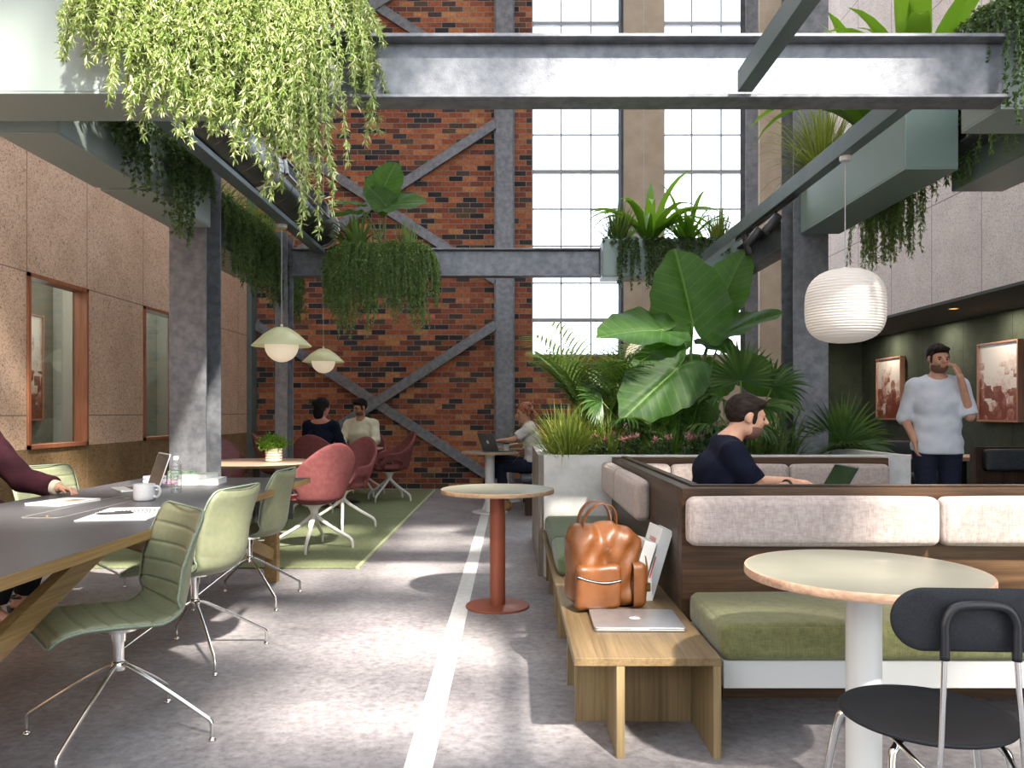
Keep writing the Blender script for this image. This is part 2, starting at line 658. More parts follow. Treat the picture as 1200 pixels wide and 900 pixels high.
M['walnut_dark'] = wood('walnut_dark', (.022, .012, .008), (.045, .025, .015), (.07, .04, .025), 2, .9)
M['edge_wood'] = wood('edge_wood', (.46, .28, .18), (.56, .35, .235), (.62, .41, .28), 0, .8)
M['edge_wood2'] = wood('edge_wood_tan', (.38, .24, .14), (.46, .30, .18), (.52, .35, .22), 0, .8)
M['table_lino'] = mottled('table_lino', (.20, .195, .155), (.23, .224, .18), 5, .28, .0)
M['table_grey'] = mottled('table_grey', (.058, .058, .066), (.074, .073, .082), 30, .38, .0)
M['table_round'] = wood('table_round_wood', (.47, .31, .22), (.55, .38, .28), (.60, .43, .33), 0, .6, .32)
M['white_metal'] = plain('white_metal', (.72, .71, .68), .35)
M['terracotta'] = plain('terracotta_metal', (.30, .082, .042), .38)
M['chrome'] = plain('chrome', (.78, .77, .75), .12, 1.0)
M['silver'] = mottled('silver_alu', (.46, .46, .48), (.52, .52, .54), 20, .35, 0, metal=.75)
M['alu_dark'] = plain('alu_grey', (.2, .2, .215), .4, .7)
M['logo'] = plain('logo_white', (.85, .85, .86), .25)
M['black'] = plain('black_plastic', (.012, .012, .014), .4)
M['black_seat'] = mottled('black_seat', (.013, .014, .017), (.022, .023, .026), 220, .6, .25, 300, bdist=.001, spec=.25)
M['screen'] = plain('screen_glass', (.012, .016, .016), .08)
M['keys'] = plain('keys_black', (.015, .015, .016), .5)
M['sage_leather'] = mottled('sage_leather', (.185, .20, .12), (.215, .23, .14), 40, .42, .25, 320, bdist=.001)
M['green_leather'] = mottled('green_leather', (.085, .135, .055), (.105, .16, .07), 40, .45, .3, 320, bdist=.001)
M['piping'] = mottled('piping_green', (.15, .20, .14), (.24, .30, .22), 180, .4, .3, 300)
M['burgundy'] = mottled('burgundy_velvet', (.175, .052, .053), (.215, .072, .07), 26, .8, .2, 200, spec=.2)
M['burgundy_leather'] = mottled('burgundy_leather', (.10, .016, .018), (.14, .026, .026), 20, .38, .15, 120)
M['green_fabric'] = fabric('green_fabric', (.10, .105, .04), (.17, .172, .072), 300)
M['green_fabric2'] = fabric('green_fabric_dark', (.06, .085, .036), (.095, .125, .058), 300)
M['linen'] = fabric('linen_pink_beige', (.33, .265, .24), (.48, .405, .375), 220, melange=50)
M['linen_side'] = fabric('linen_taupe', (.30, .235, .20), (.40, .325, .285), 260)
M['dark_leather'] = mottled('dark_blue_leather', (.022, .026, .033), (.036, .041, .05), 30, .5, .25, 200)
M['bench_white'] = plain('bench_white', (.50, .50, .49), .35)
M['tan_leather'] = mottled('tan_leather', (.115, .036, .009), (.18, .062, .016), 13, .42, .25, 90, lo=.3, hi=.7)
M['tan_leather2'] = mottled('tan_leather_strap', (.15, .05, .013), (.2, .07, .018), 20, .45, .2, 120)
M['brass'] = plain('brass', (.55, .36, .12), .3, 1.0)
M['paper'] = mottled('paper_white', (.70, .70, .68), (.76, .76, .74), 12, .7, 0)
M['paper_grey'] = plain('paper_grey', (.40, .39, .385), .7)
M['print_red'] = plain('print_red', (.55, .05, .03), .6)
M['print_pink'] = mottled('print_pink', (.55, .22, .18), (.65, .4, .35), 30, .6, 0)
M['print_green'] = mottled('print_green', (.2, .42, .2), (.72, .74, .66), 60, .6, 0)
M['print_blue'] = mottled('print_blue', (.08, .07, .3), (.72, .70, .6), 70, .6, 0)
M['print_magenta'] = mottled('print_magenta', (.6, .16, .35), (.74, .66, .66), 70, .6, 0)
M['print_photo'] = mottled('print_photo', (.12, .05, .03), (.5, .33, .25), 40, .5, 0)
M['mug'] = mottled('mug_stoneware', (.50, .50, .51), (.56, .56, .57), 90, .35, 0)
M['cream'] = plain('cream_ceramic', (.74, .66, .52), .35)
M['water'] = glassy('bottle_plastic', (.97, .98, .98), .10, .08)
M['pane'] = glassy('pane_clear', (.96, .98, 1.0), .05)
M['pane_room'] = glassy('pane_room', (.74, .8, .78), .045)
M['window_steel'] = plain('window_steel', (.33, .335, .36), .5)
M['lamp_sage'] = glow('lamp_sage', (.47, .51, .33), (.55, .5, .25), .12, .3)
M['globe'] = glow('globe_glass', (.8, .72, .6), (1, .82, .6), .22, .3)
M['lantern'] = glow('lantern_paper', (.62, .57, .53), (1, .9, .8), .10, .75)
M['lantern_far'] = glow('lantern_far', (.75, .68, .5), (1, .9, .65), .45, .75)
M['cord'] = plain('cord_grey', (.45, .44, .43), .6)
M['down_amber'] = glow('downlight_amber', (.5, .3, .08), (1, .6, .15), 1.2)
M['skin'] = mottled('skin', (.45, .235, .155), (.51, .28, .19), 25, .5, .08, 120, spec=.35)
M['skin_tan'] = mottled('skin_tan', (.36, .17, .095), (.42, .205, .12), 25, .5, .08, 120, spec=.35)
M['skin_red'] = mottled('skin_ruddy', (.42, .17, .12), (.47, .2, .145), 25, .5, .08, 120, spec=.35)
M['hair_dark'] = mottled('hair_dark', (.008, .005, .004), (.03, .02, .015), 60, .75, .9, 160, stretch=(1, .25, 1), spec=.12)
M['hair_black'] = mottled('hair_black', (.005, .004, .004), (.015, .011, .01), 60, .7, .8, 160, spec=.15)
M['hair_auburn'] = mottled('hair_auburn', (.14, .035, .015), (.34, .12, .05), 50, .55, .8, 90)
M['beard'] = mottled('beard_stubble', (.06, .03, .02), (.19, .095, .06), 260, .8, .3, 300)
M['eye'] = plain('eye_dark', (.03, .02, .016), .3)
M['lip'] = plain('lip', (.36, .13, .10), .5)
M['navy'] = mottled('navy_tshirt', (.004, .005, .014), (.007, .009, .021), 12, .9, .3, 240, spec=.15)
M['navy_top'] = mottled('navy_top', (.006, .008, .02), (.01, .013, .028), 12, .9, .25, 200, spec=.15)
M['cream_shirt'] = mottled('cream_shirt', (.55, .54, .42), (.63, .62, .49), 12, .85, .25, 100, spec=.15)
M['white_shirt'] = mottled('white_shirt', (.54, .58, .66), (.62, .655, .72), 10, .85, .2, 60, spec=.15)
M['lilac_tee'] = mottled('lilac_tee', (.50, .47, .51), (.58, .55, .58), 10, .85, .25, 90, spec=.15)
M['jeans'] = mottled('jeans_navy', (.009, .012, .026), (.016, .02, .038), 60, .85, .25, 200, spec=.2)
M['khaki'] = mottled('khaki', (.34, .30, .15), (.42, .38, .21), 10, .85, .2, 90, spec=.15)
M['tan_boot'] = mottled('tan_boot', (.30, .16, .05), (.38, .21, .07), 20, .7, .2, 90)
M['brown_shoe'] = plain('brown_shoe', (.06, .03, .018), .5)
M['burgundy_cloth'] = mottled('burgundy_cloth', (.03, .009, .013), (.05, .014, .02), 10, .9, .25, 90, spec=.15)
M['cuff_cream'] = plain('cuff_cream', (.58, .5, .36), .85)
M['black_cloth'] = plain('black_cloth', (.01, .01, .012), .9, spec=.2)
M['coral'] = plain('coral_leather', (.5, .1, .05), .45)
G = (.02, .05, .01)
M['lf_willow'] = leafmat('leaf_willow', [(0, (.14, .24, .05)), (.3, (.28, .39, .11)), (.65, (.50, .57, .26)), (1, (.68, .70, .45))], .5, .4, (.45, .5, .14))
M['lf_ivy'] = leafmat('leaf_ivy', [(0, (.02, .045, .018)), (.5, (.045, .085, .035)), (.85, (.09, .15, .07)), (1, (.2, .27, .15))], .4, .25)
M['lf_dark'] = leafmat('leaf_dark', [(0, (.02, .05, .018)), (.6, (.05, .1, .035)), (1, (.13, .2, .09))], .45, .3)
M['lf_mid'] = leafmat('leaf_mid', [(0, (.035, .085, .015)), (.5, (.07, .14, .03)), (1, (.15, .24, .06))], .42, .35)
M['lf_trail'] = leafmat('leaf_trail', [(0, (.05, .11, .025)), (.5, (.12, .21, .06)), (1, (.28, .37, .16))], .5, .35)
M['lf_bright'] = leafmat('leaf_bright', [(0, (.05, .14, .01)), (.5, (.1, .23, .02)), (1, (.19, .34, .04))], .38, .45, (.3, .55, .03))
M['lf_grass'] = leafmat('leaf_grass', [(0, (.09, .15, .02)), (.5, (.17, .24, .04)), (1, (.32, .38, .09))], .5, .4, (.45, .5, .06))
M['lf_palm'] = leafmat('leaf_palm', [(0, (.015, .05, .012)), (.6, (.035, .09, .02)), (1, (.08, .15, .04))], .38, .3)
M['stem'] = plain('stem_green', (.13, .19, .045), .5)
M['stem_brown'] = plain('stem_brown', (.09, .06, .03), .8)
M['pink'] = leafmat('petal_pink', [(0, (.6, .2, .25)), (1, (.75, .4, .42))], .6, .3, (.7, .2, .2))


def m_bigleaf():
    q = N('leaf_alocasia')
    uv = q.n('ShaderNodeUVMap'); uv.uv_map = 'leaf'
    sp = q.n('ShaderNodeSeparateXYZ'); q.l(uv.outputs[0], sp.inputs[0])
    x = sp.outputs[0]; y = q.math('ABSOLUTE', q.math('SUBTRACT', sp.outputs[1], 1.0))
    mid = q.math('LESS_THAN', y, .013)
    ph = q.math('DIVIDE', q.math('SUBTRACT', x, q.math('MULTIPLY', y, .55)), .135)
    fr = q.math('ABSOLUTE', q.math('SUBTRACT', q.math('FRACT', ph), .5))
    sec = q.math('GREATER_THAN', fr, .462)
    puff = q.math('SUBTRACT', .5, fr)
    n = q.noise(q.coords(), 9, 4)
    n2 = q.noise(q.coords(), 60, 4)
    base = q.ramp(n, [(.3, (.018, .06, .009)), (.7, (.042, .105, .017))])
    v = q.math('MAXIMUM', mid, q.math('MULTIPLY', sec, .55))
    c = q.mix(q.math('MULTIPLY', v, .8), base, (.13, .23, .05))
    q.set(Base_Color=c, Roughness=.5)
    q.b.inputs['Specular IOR Level'].default_value = .3
    q.bump(q.math('MULTIPLY_ADD', n2, .12, puff), .16, .012)
    tr = q.n('ShaderNodeBsdfTranslucent')
    q.l(q.mix(.55, c, (.2, .5, .02)), tr.inputs[0])
    mx = q.n('ShaderNodeMixShader'); mx.inputs[0].default_value = .38
    q.l(q.b.outputs[0], mx.inputs[1]); q.l(tr.outputs[0], mx.inputs[2]); q.l(mx.outputs[0], q.out.inputs[0])
    return q.m


M['bigleaf'] = m_bigleaf()
# ------------------------------------------------------------------ the room
XL, XR, XG, YB, ROOF = -4.15, 4.47, 5.47, 12.7, 9.4
Z0, Z1 = 2.743, 3.055            # underside and top of the gallery steel


def struct(name, mb, mat, label=None, cat=None, parent=None, **kw):
    o = mb.build(name, mat, parent, **kw)
    if parent is None: tag(o, label, cat, kind='structure')
    return o


struct('floor', MB().box(-9, 7, -9, 13, -.2, 0), M['floor'], 'grey polished concrete floor with one white painted stripe', 'floor')

# back wall of brick, plaster piers, two tall windows
W1 = (.313, 1.729); W2 = (2.423, 3.94); SILL = 2.118; WTOP = 9.0
b = MB()
b.box(XL - .2, W1[0], YB, YB + .25, 0, ROOF)
b.box(W1[0], W1[1], YB, YB + .25, 0, SILL)
b.box(W1[0], W1[1], YB, YB + .25, WTOP, ROOF)
struct('wall_back', b, M['brick'], 'red and black brick wall at the far end', 'wall')
b = MB()
b.box(1.775, W2[0], YB - .03, YB + .25, 0, ROOF)
b.box(W2[0], W2[1], YB - .03, YB + .25, 0, SILL)
b.box(W2[0], W2[1], YB - .03, YB + .25, WTOP, ROOF)
b.box(W2[1], XR + .1, YB - .03, YB + .25, 0, ROOF)
struct('wall_back_plaster', b, M['plaster'], 'beige plastered pier and wall around the right window', 'wall')
struct('trim_1', MB().box(1.729, 1.775, YB - .02, YB + .25, 0, ROOF), M['steel_dark'], 'dark strip between brick and plaster pier', 'trim')


def tall_window(name, x0, x1, verts, label):
    b = MB()
    y = YB + .1
    zs_thick = [2.697, 5.079, 7.461]
    z = 2.697
    for k in range(-1, 11):
        zz = 2.697 + .595 * k
        if zz > WTOP: break
        h = .03 if k % 4 == 0 else .011
        if zz > SILL + .1: b.box(x0, x1, y - .02 - h * .5, y + .03, zz - h, zz + h)
    for x in verts: b.box(x - .011, x + .011, y - .02, y + .03, SILL, WTOP)
    for x in (x0, x1): b.box(x - .025, x + .025, y - .04, y + .04, SILL, WTOP)
    b.box(x0, x1, y - .05, y + .05, SILL - .03, SILL + .03)
    b.box(x0, x1, y - .04, y + .04, WTOP - .03, WTOP + .03)
    w = struct(name, b, M['window_steel'], label, 'window')
    MB().box(x0, x1, y, y + .006, SILL, WTOP).build('pane', M['pane'], w)


tall_window('window_1', W1[0], W1[1], [.79, 1.266], 'tall steel-framed grid window beside the brick wall')
tall_window('window_2', W2[0], W2[1], [2.886, 3.36, 3.83], 'tall steel-framed grid window right of the plaster pier')

# left wall with two openings
b = MB()
holes = [(6.81, 7.775), (8.96, 9.92)]
HZ = (.9, 2.42)
ys = [-1.0] + [q for h in holes for q in h] + [YB]
for i in range(0, len(ys), 2): b.box(XL - .12, XL, ys[i], ys[i + 1], 0, ROOF)
for h in holes:
    b.box(XL - .12, XL, h[0], h[1], 0, HZ[0]); b.box(XL - .12, XL, h[0], h[1], HZ[1], ROOF)
struct('wall_left', b, M['wall_left'], 'speckled tan wood-wool wall on the left', 'wall')
for k, h in enumerate(holes):
    b = MB(); t = .035
    for y in (h[0], h[1] - t): b.box(XL - .125, XL + .018, y, y + t, HZ[0], HZ[1])
    for z in (HZ[0], HZ[1] - t): b.box(XL - .125, XL + .018, h[0], h[1], z, z + t)
    w = struct('window_%d' % (k + 3), b, M['copper_wood'], ['copper wood framed window nearer the camera in the left wall', 'copper wood framed window half hidden by the left column'][k], 'window')
    MB().box(XL - .112, XL - .106, h[0] + t, h[1] - t, HZ[0] + t, HZ[1] - t).build('pane', M['pane_room'], w)
# the room behind the left wall
M['inner_wall'] = mottled('inner_wall', (.20, .21, .18), (.24, .245, .21), 2, .9, .1)
M['inner_pale'] = plain('inner_pale', (.46, .47, .44), .9)
struct('wall_inner', MB().box(-5.75, -5.62, 2, YB, 0, 3), M['inner_wall'], 'grey green wall seen through the left windows', 'wall')
struct('wall_inner_end', MB().box(-5.62, XL - .12, YB - .1, YB + .1, 0, 3), M['inner_wall'], 'grey green end wall behind the left windows', 'wall')
struct('trim_2', MB().box(-5.62, -5.5, 9.75, 10.2, 0, 3), M['inner_pale'], 'pale pilaster seen through the near left window', 'trim')

# right: concrete upper wall, recess with green felt
b = MB().box(XR, XR + .15, -1, YB, 2.37, ROOF)
struct('wall_right', b, M['wall_right'], 'pinkish concrete panel wall above the right recess', 'wall')
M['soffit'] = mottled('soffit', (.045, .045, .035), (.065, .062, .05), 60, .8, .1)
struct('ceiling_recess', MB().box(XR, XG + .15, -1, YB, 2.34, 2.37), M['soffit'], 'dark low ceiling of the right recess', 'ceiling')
struct('wall_felt', MB().box(XG, XG + .15, -1, YB, 0, 2.34), M['felt'], 'dark green felt wall of the right recess', 'wall')
struct('wall_felt_end', MB().box(XR, XG, YB - .25, YB - .04, 0, 2.34), M['felt'], 'dark green felt end wall of the recess', 'wall')

# unseen roof: sun-stopping teeth towards the back, added sun shades over the front
b = MB()
for k in range(7):                 # unseen teeth shaped to stop sun, open northward to skylight
    y = -.2 + 1.9 * k
    b.add([(-6, y, ROOF), (6, y, ROOF), (6, y + 1.9, ROOF + 1.75), (-6, y + 1.9, ROOF + 1.75), (-6, y, ROOF + .1), (6, y, ROOF + .1), (6, y + 1.9, ROOF + 1.85), (-6, y + 1.9, ROOF + 1.85)], [(0, 1, 2, 3), (7, 6, 5, 4), (0, 4, 5, 1), (2, 6, 7, 3), (0, 3, 7, 4), (1, 5, 6, 2)])
M['roof'] = plain('roof_white', (.75, .73, .70), .8)
struct('ceiling', b, M['roof'], 'unseen sawtooth roof shaped to stop sun over the far half', 'ceiling')
struct('wall_light_block', MB().box(-9, 7, -9.2, -9, 0, 4.5), M['plaster'], 'unseen wall added behind the camera to cut low light', 'wall')  # added out of view to hold back low sky light
b = MB()  # slats added out of view so the sun falls dappled
rr = random.Random(5)
for y, w in ((-.6, .5), (-1.55, .3), (-2.3, .55), (-3.3, .35), (-4.15, .6), (-5.2, .3), (-6.0, .55), (-7.1, .4), (-8.2, .6)):
    b.beam((-5, y + rr.uniform(-.5, .5), ROOF), (7, y + rr.uniform(-.5, .5), ROOF), w * .42, .2)
for x, w in ((-3.4, .5), (-1.7, .35), (-.4, .6), (.9, .3), (1.9, .55), (3.1, .4), (4.3, .65), (5.4, .4)):
    b.beam((x + rr.uniform(-.8, .8), -9, ROOF + .22), (x + rr.uniform(-.8, .8), -.3, ROOF + .22), w * .38, .2)
b.box(1.25, 2.75, -6.6, -5.25, ROOF + .45, ROOF + .5)  # solid panels added to shade chosen spots below
b.box(3.6, 4.75, -5.05, -2.95, ROOF + .45, ROOF + .5)
b.box(4.25, 5.1, -5.75, -4.3, ROOF + .45, ROOF + .5)
b.box(4.75, 5.5, -2.85, -1.75, ROOF + .45, ROOF + .5)
b.box(-6, 7, -15, -6.95, ROOF + .5, ROOF + .6)  # added panel keeping sun off the floor behind the camera
struct('roof_sun_shades', b, M['steel'], 'unseen slats and panels added overhead to break up the sun', 'trim')


# ------------------------------------------------------------------ steelwork
def H_section(mb, axis, a, b, u0, u1, v0, v1, tf=.018, tw=.014):
    """I-section running along axis from a to b; flanges at v0 and v1"""
    um = (u0 + u1) / 2
    def bx(ua, ub, va, vb):
        if axis == 'x': mb.box(a, b, ua, ub, va, vb)
        elif axis == 'y': mb.box(ua, ub, a, b, va, vb)
        else: mb.box(ua, ub, va, vb, a, b)
    bx(u0, u1, v0, v0 + tf); bx(u0, u1, v1 - tf, v1)
    bx(um - tw / 2, um + tw / 2, v0 + tf, v1 - tf)
    return mb


def steel(name, mb, label, mat='steel', cat='beam'):
    return struct(name, mb, M[mat], label, cat, bevel=.003, seg=1)


steel('beam_front', H_section(MB(), 'x', -.95, 2.42, 3.85, 4.01, Z0, Z1), 'grey steel beam across the top of the picture')
b = H_section(MB(), 'x', -2.47, .985, 8.89, 9.05, Z0, Z1); b.box(.985, 1.0, 8.88, 9.06, Z0, Z1)
steel('beam_rear', b, 'grey steel beam below the duct end, carrying the trailing planter')
steel('beam_rib_front', MB().box(1.089, 1.161, -1.2, 3.845, 2.765, 2.869), 'teal steel rib running from above into the front beam', 'teal_steel')
steel('beam_rib', MB().box(1.985, 2.06, 4.02, 8.25, 2.775, 2.889), 'teal steel rib carrying the lantern and spotlights', 'teal_steel')
steel('beam_duct', MB().box(-2.187, -2.074, 4.2, 8.85, 2.985, 3.03), 'teal steel rib below the round duct', 'teal_steel')
steel('beam_side', H_section(MB(), 'y', 4.32, 6.95, 2.875, 3.06, 2.95, 3.26), 'dark steel beam beside the right wall near the front', 'steel_dark')
steel('beam_side_rear', H_section(MB(), 'y', 7.3, 8.9, 2.5, 2.68, Z0, Z1), 'dark steel beam between the two right columns', 'steel_dark')
steel('column_left', H_section(MB(), 'z', 0, ROOF, -2.852, -2.544, 6.62, 6.97), 'broad grey steel column behind the long table', cat='column')
steel('column_right', H_section(MB(), 'z', 0, ROOF, 2.465, 2.772, 6.97, 7.30), 'broad grey steel column behind the lantern', cat='column')
steel('column_left_rear', H_section(MB(), 'z', 0, 3.2, -2.607, -2.471, 8.75, 9.0), 'slim grey steel column at the left end of the rear beam', cat='column')
steel('column_right_rear', H_section(MB(), 'z', 0, ROOF, 2.614, 2.747, 8.9, 9.13), 'slim grey steel column behind the big leaves', cat='column')
steel('column_wall', MB().box(-.257, .013, 12.56, YB, 0, ROOF).box(-.285, -.257, 12.64, YB, 0, ROOF).box(.013, .04, 12.64, YB, 0, ROOF), 'grey steel post fixed to the brick wall', cat='column')
steel('column_corner', MB().box(-4.15, -4.07, 12.45, YB, 0, ROOF), 'grey corner post between tan wall and brick wall', 'teal_steel', 'column')
for k, zc in enumerate((1.37, 4.555, 7.676)):
    xc = -2.164
    for s in (1, -1):
        e = 1.907
        a = (xc - e, 12.63 - .012 * s, zc - s * e * .65); c = (xc + e, 12.63 - .012 * s, zc + s * e * .65)
        if k == 0: a = (a[0], a[1], a[2]); 
        steel('brace', MB().beam(a, c, .05, .15), [['lowest rising diagonal brace on the brick wall', 'lowest falling diagonal brace on the brick wall'], ['middle rising diagonal brace on the brick wall', 'middle falling diagonal brace on the brick wall'], ['topmost rising diagonal brace on the brick wall', 'topmost falling diagonal brace on the brick wall']][k][0 if s > 0 else 1], cat='brace')

# round duct on the gallery steel
R = .21; DX, DZ = -2.119, 3.249
du = thing('air_duct', 'large dark round spiral duct above the left tables', 'duct', (DX, 8.75, DZ))
Mx = Matrix.Rotation(PI / 2, 4, 'X')       # local z -> -y
MB().lathe([(R, 0), (R, 4.5)], 48, Mx, cap=False).build('duct_tube', M['duct'], du, smooth=True)
for k in range(14): MB().lathe([(R, .28 + .3 * k), (R + .003, .285 + .3 * k), (R + .003, .291 + .3 * k), (R, .296 + .3 * k)], 48, Mx, cap=False).build('seam', M['duct'], du, smooth=True)
MB().lathe([(R - .012, -.02), (R + .012, -.02), (R + .014, .0), (R + .012, .03), (R - .012, .03)], 48, Mx, cap=False).build('end_ring', M['duct_rim'], du, smooth=True)
MB().lathe([(0.0, .06), (R - .002, .06), (R - .002, .07), (0, .07)], 48, Mx, cap=False).build('end_cap', M['duct'], du)
MB().lathe([(R, 2.1), (R + .01, 2.11), (R + .01, 2.28), (R, 2.29)], 48, Mx, cap=False).build('collar', M['duct_rim'], du, smooth=True)
g0, g1 = .55, 2.08
Rg = Matrix.Rotation(math.radians(-8), 4, 'Y')
fr = MB()
T = Rg @ Matrix.Translation((R - .045, 0, 0))
for z in (-.075, .06): fr.box(0, .075, -g1, -g0, z, z + .016, T)
for y in (-g1, -g0 - .02): fr.box(0, .075, y, y + .02, -.075, .076, T)
fr.box(0, .05, -g1, -g0, -.06, .06, T)
gr = fr.build('grille_frame', M['duct_rim'], du)
gb = MB()
k = 0
y = -g1 + .04
while y < -g0 - .04:
    gb.box(.05, .058, y, y + .012, -.06, .06, T); y += .024
for z in (-.03, 0, .03): gb.box(.05, .06, -g1 + .02, -g0 - .02, z - .003, z + .003, T)
gb.build('grille', M['steel_dark'], gr)


# ------------------------------------------------------------------ planter boxes on the steel
def planter_box(name, x0, x1, y0, y1, z0, z1, mat, label, soil=True):
    t = thing(name, label, 'planter', ((x0 + x1) / 2, (y0 + y1) / 2, z0))
    b = MB((-(x0 + x1) / 2, -(y0 + y1) / 2, -z0)); w = .012
    b.box(x0, x1, y0, y1, z0, z0 + w)
    b.box(x0, x1, y0, y0 + w, z0 + w, z1); b.box(x0, x1, y1 - w, y1, z0 + w, z1)
    b.box(x0, x0 + w, y0 + w, y1 - w, z0 + w, z1); b.box(x1 - w, x1, y0 + w, y1 - w, z0 + w, z1)
    b.build('box', mat, t, bevel=.004, seg=2)
    MB((-(x0 + x1) / 2, -(y0 + y1) / 2, -z0)).box(x0 + w, x1 - w, y0 + w, y1 - w, z1 - .1, z1 - .05).build('soil', M['soil'], t)
    return t


planter_box('planter_box', -3.9, -.95, 3.81, 4.17, Z0, 3.245, M['planter_pale'], 'large pale planter box under the bright hanging willowy plant')
planter_box('planter_box', -2.83, -2.487, 4.36, 5.40, Z0, 3.245, M['planter_pale'], 'pale planter box with ivy, first behind the large front box')
planter_box('planter_box', -2.83, -2.487, 5.47, 6.57, Z0, 3.245, M['planter_pale'], 'pale planter box with ivy, ending at the left column')
planter_box('planter_box', -3.13, -2.68, 7.3, 9.9, Z0, 3.2, M['planter_teal'], 'teal planter box behind the left column with dark trailing plant')
planter_box('planter_box', -1.83, -.98, 8.5, 8.87, 2.5, 2.98, M['planter_teal'], 'teal planter box hidden behind trailing greenery on the rear beam')
planter_box('planter_box', 1.01, 2.6, 8.85, 9.2, 2.725, 3.15, M['planter_teal'], 'teal planter box at the right end of the rear beam')
planter_box('planter_box', 2.519, 2.86, 5.1, 6.95, 2.775, 3.27, M['planter_teal'], 'long teal planter box behind the lantern cord')
planter_box('planter_box', 2.425, 3.3, 3.95, 4.3, 2.723, 3.25, M['planter_pale'], 'pale planter box at the right end of the front beam')
planter_box('planter_box', 3.09, 3.45, 4.75, 5.6, 2.77, 3.27, M['planter_teal'], 'teal planter box at the right edge beyond the front beam')
# ------------------------------------------------------------------ rugs
def rug(y0, y1, label):
    t = thing('rug', label, 'rug', (-2.65, (y0 + y1) / 2, 0))
    b = MB(); cushion(b, -1.45, 1.45, -(y1 - y0) / 2, (y1 - y0) / 2, .0, .014, .006, n=2)
    b.build('pile', M['rug'], t, smooth=True)
    b = MB(); w = .018; h = (y1 - y0) / 2
    for a in ((1.45 - w, 1.462, -h, h),): b.box(a[0], a[1], a[2], a[3], 0, .0155)
    b.build('edge_binding', M['rug_edge'], t)


rug(6.2, 9.12, 'green rug under the round table nearer the camera')
rug(9.15, 12.45, 'green rug under the couple by the brick wall')


# ------------------------------------------------------------------ long shared table
def polyring(b, outer, inner, z0, z1):
    n = len(outer)
    vs = [(x, y, z) for z in (z0, z1) for ring in (outer, inner) for x, y in ring]
    fs = []
    for i in range(n):
        j = (i + 1) % n
        o0, i0, o1, i1 = 0, n, 2 * n, 3 * n
        fs += [(o0 + i, o0 + j, o1 + j, o1 + i), (i0 + j, i0 + i, i1 + i, i1 + j), (o1 + i, o1 + j, i1 + j, i1 + i), (o0 + j, o0 + i, i0 + i, i0 + j)]
    b.add(vs, fs)


lt = thing('long_table', 'long grey-topped oak-edged work table on the left', 'table', (-2.087, 3.7, 0))
TX, TY0, TY1 = .605, -2.2, 2.15
MB().box(-TX + .004, TX - .004, TY0 + .004, TY1 - .004, .712, .74).build('tabletop', M['table_grey'], lt)
b = MB(); b.box(-TX, TX, TY0, TY1, .700, .712)
o_ = [(-TX, TY0), (TX, TY0), (TX, TY1), (-TX, TY1)]
polyring(b, o_, [(-TX + .004, TY0 + .004), (TX - .004, TY0 + .004), (TX - .004, TY1 - .004), (-TX + .004, TY1 - .004)], .712, .739)
b.build('edge_band', M['oak_gold'], lt)
for y in (TY1 - .12, TY0 + .35):
    for x in (-.36, .36):
        MB().box(x - .045, x + .045, y - .035, y + .035, 0, .70).build('leg', M['oak_gold'], lt, bevel=.004)
    MB().box(-.315, .315, y - .025, y + .025, .2, .29).build('cross_rail', M['oak_gold'], lt, bevel=.003)
MB().beam((.36, -.35, .67), (.36, TY0 + .36, .16), .05, .085).build('brace', M['oak_gold'], lt, bevel=.003)
MB().beam((-.36, -.35, .67), (-.36, TY0 + .36, .16), .05, .085).build('brace', M['oak_gold'], lt, bevel=.003)
MB().beam((.36, .55, .67), (.36, TY1 - .16, .2), .05, .085).build('brace', M['oak_gold'], lt, bevel=.003)
MB().beam((-.36, .55, .67), (-.36, TY1 - .16, .2), .05, .085).build('brace', M['oak_gold'], lt, bevel=.003)
loop = []
for cx, cy, a0 in ((.06, .78, 0), (-.06, .78, 90), (-.06, -.06, 180), (.06, -.06, 270)):
    for k in range(7):
        a = math.radians(a0 + 15 * k); loop.append((-.06 + cx + .03 * math.cos(a) - .0, cy + .03 * math.sin(a), .7402))
M['inlay'] = plain('inlay_line', (.24, .22, .19), .4)
MB().tube(loop, .0016, 6, closed=True).build('cable_hatch', M['inlay'], lt)
for cy in (-.02, .74):
    MB().lathe([(.016, 0), (.016, .0015), (.012, .0018), (0, .0018)], 20, Matrix.Translation((-.06, cy, .74))).build('hatch_finger_hole', M['brass'], lt, smooth=True)


# ------------------------------------------------------------------ green task chairs
def chair_profile():
    pts = smooth_path([(0, .255, .410), (0, .232, .437), (0, .17, .452), (0, .06, .448), (0, -.05, .440), (0, -.14, .440), (0, -.195, .468), (0, -.222, .53), (0, -.234, .62), (0, -.246, .73), (0, -.262, .81), (0, -.272, .842)], 10)
    s = [0]
    for i in range(1, len(pts)): s.append(s[-1] + (pts[i] - pts[i - 1]).length)
    n = 150; out = []
    for k in range(n + 1):
        t = s[-1] * k / n
        i = max(j for j in range(len(s)) if s[j] <= t + 1e-9); i = min(i, len(pts) - 2)
        u = (t - s[i]) / (s[i + 1] - s[i]); p = pts[i].lerp(pts[i + 1], u)
        out.append((p, t))
    L = s[-1]; res = []
    for k, (p, t) in enumerate(out):
        a = out[max(k - 1, 0)][0]; c = out[min(k + 1, n)][0]
        tg = (c - a).normalized()
        res.append((p, Vector((0, tg.z, -tg.y)), t, L))
    return res


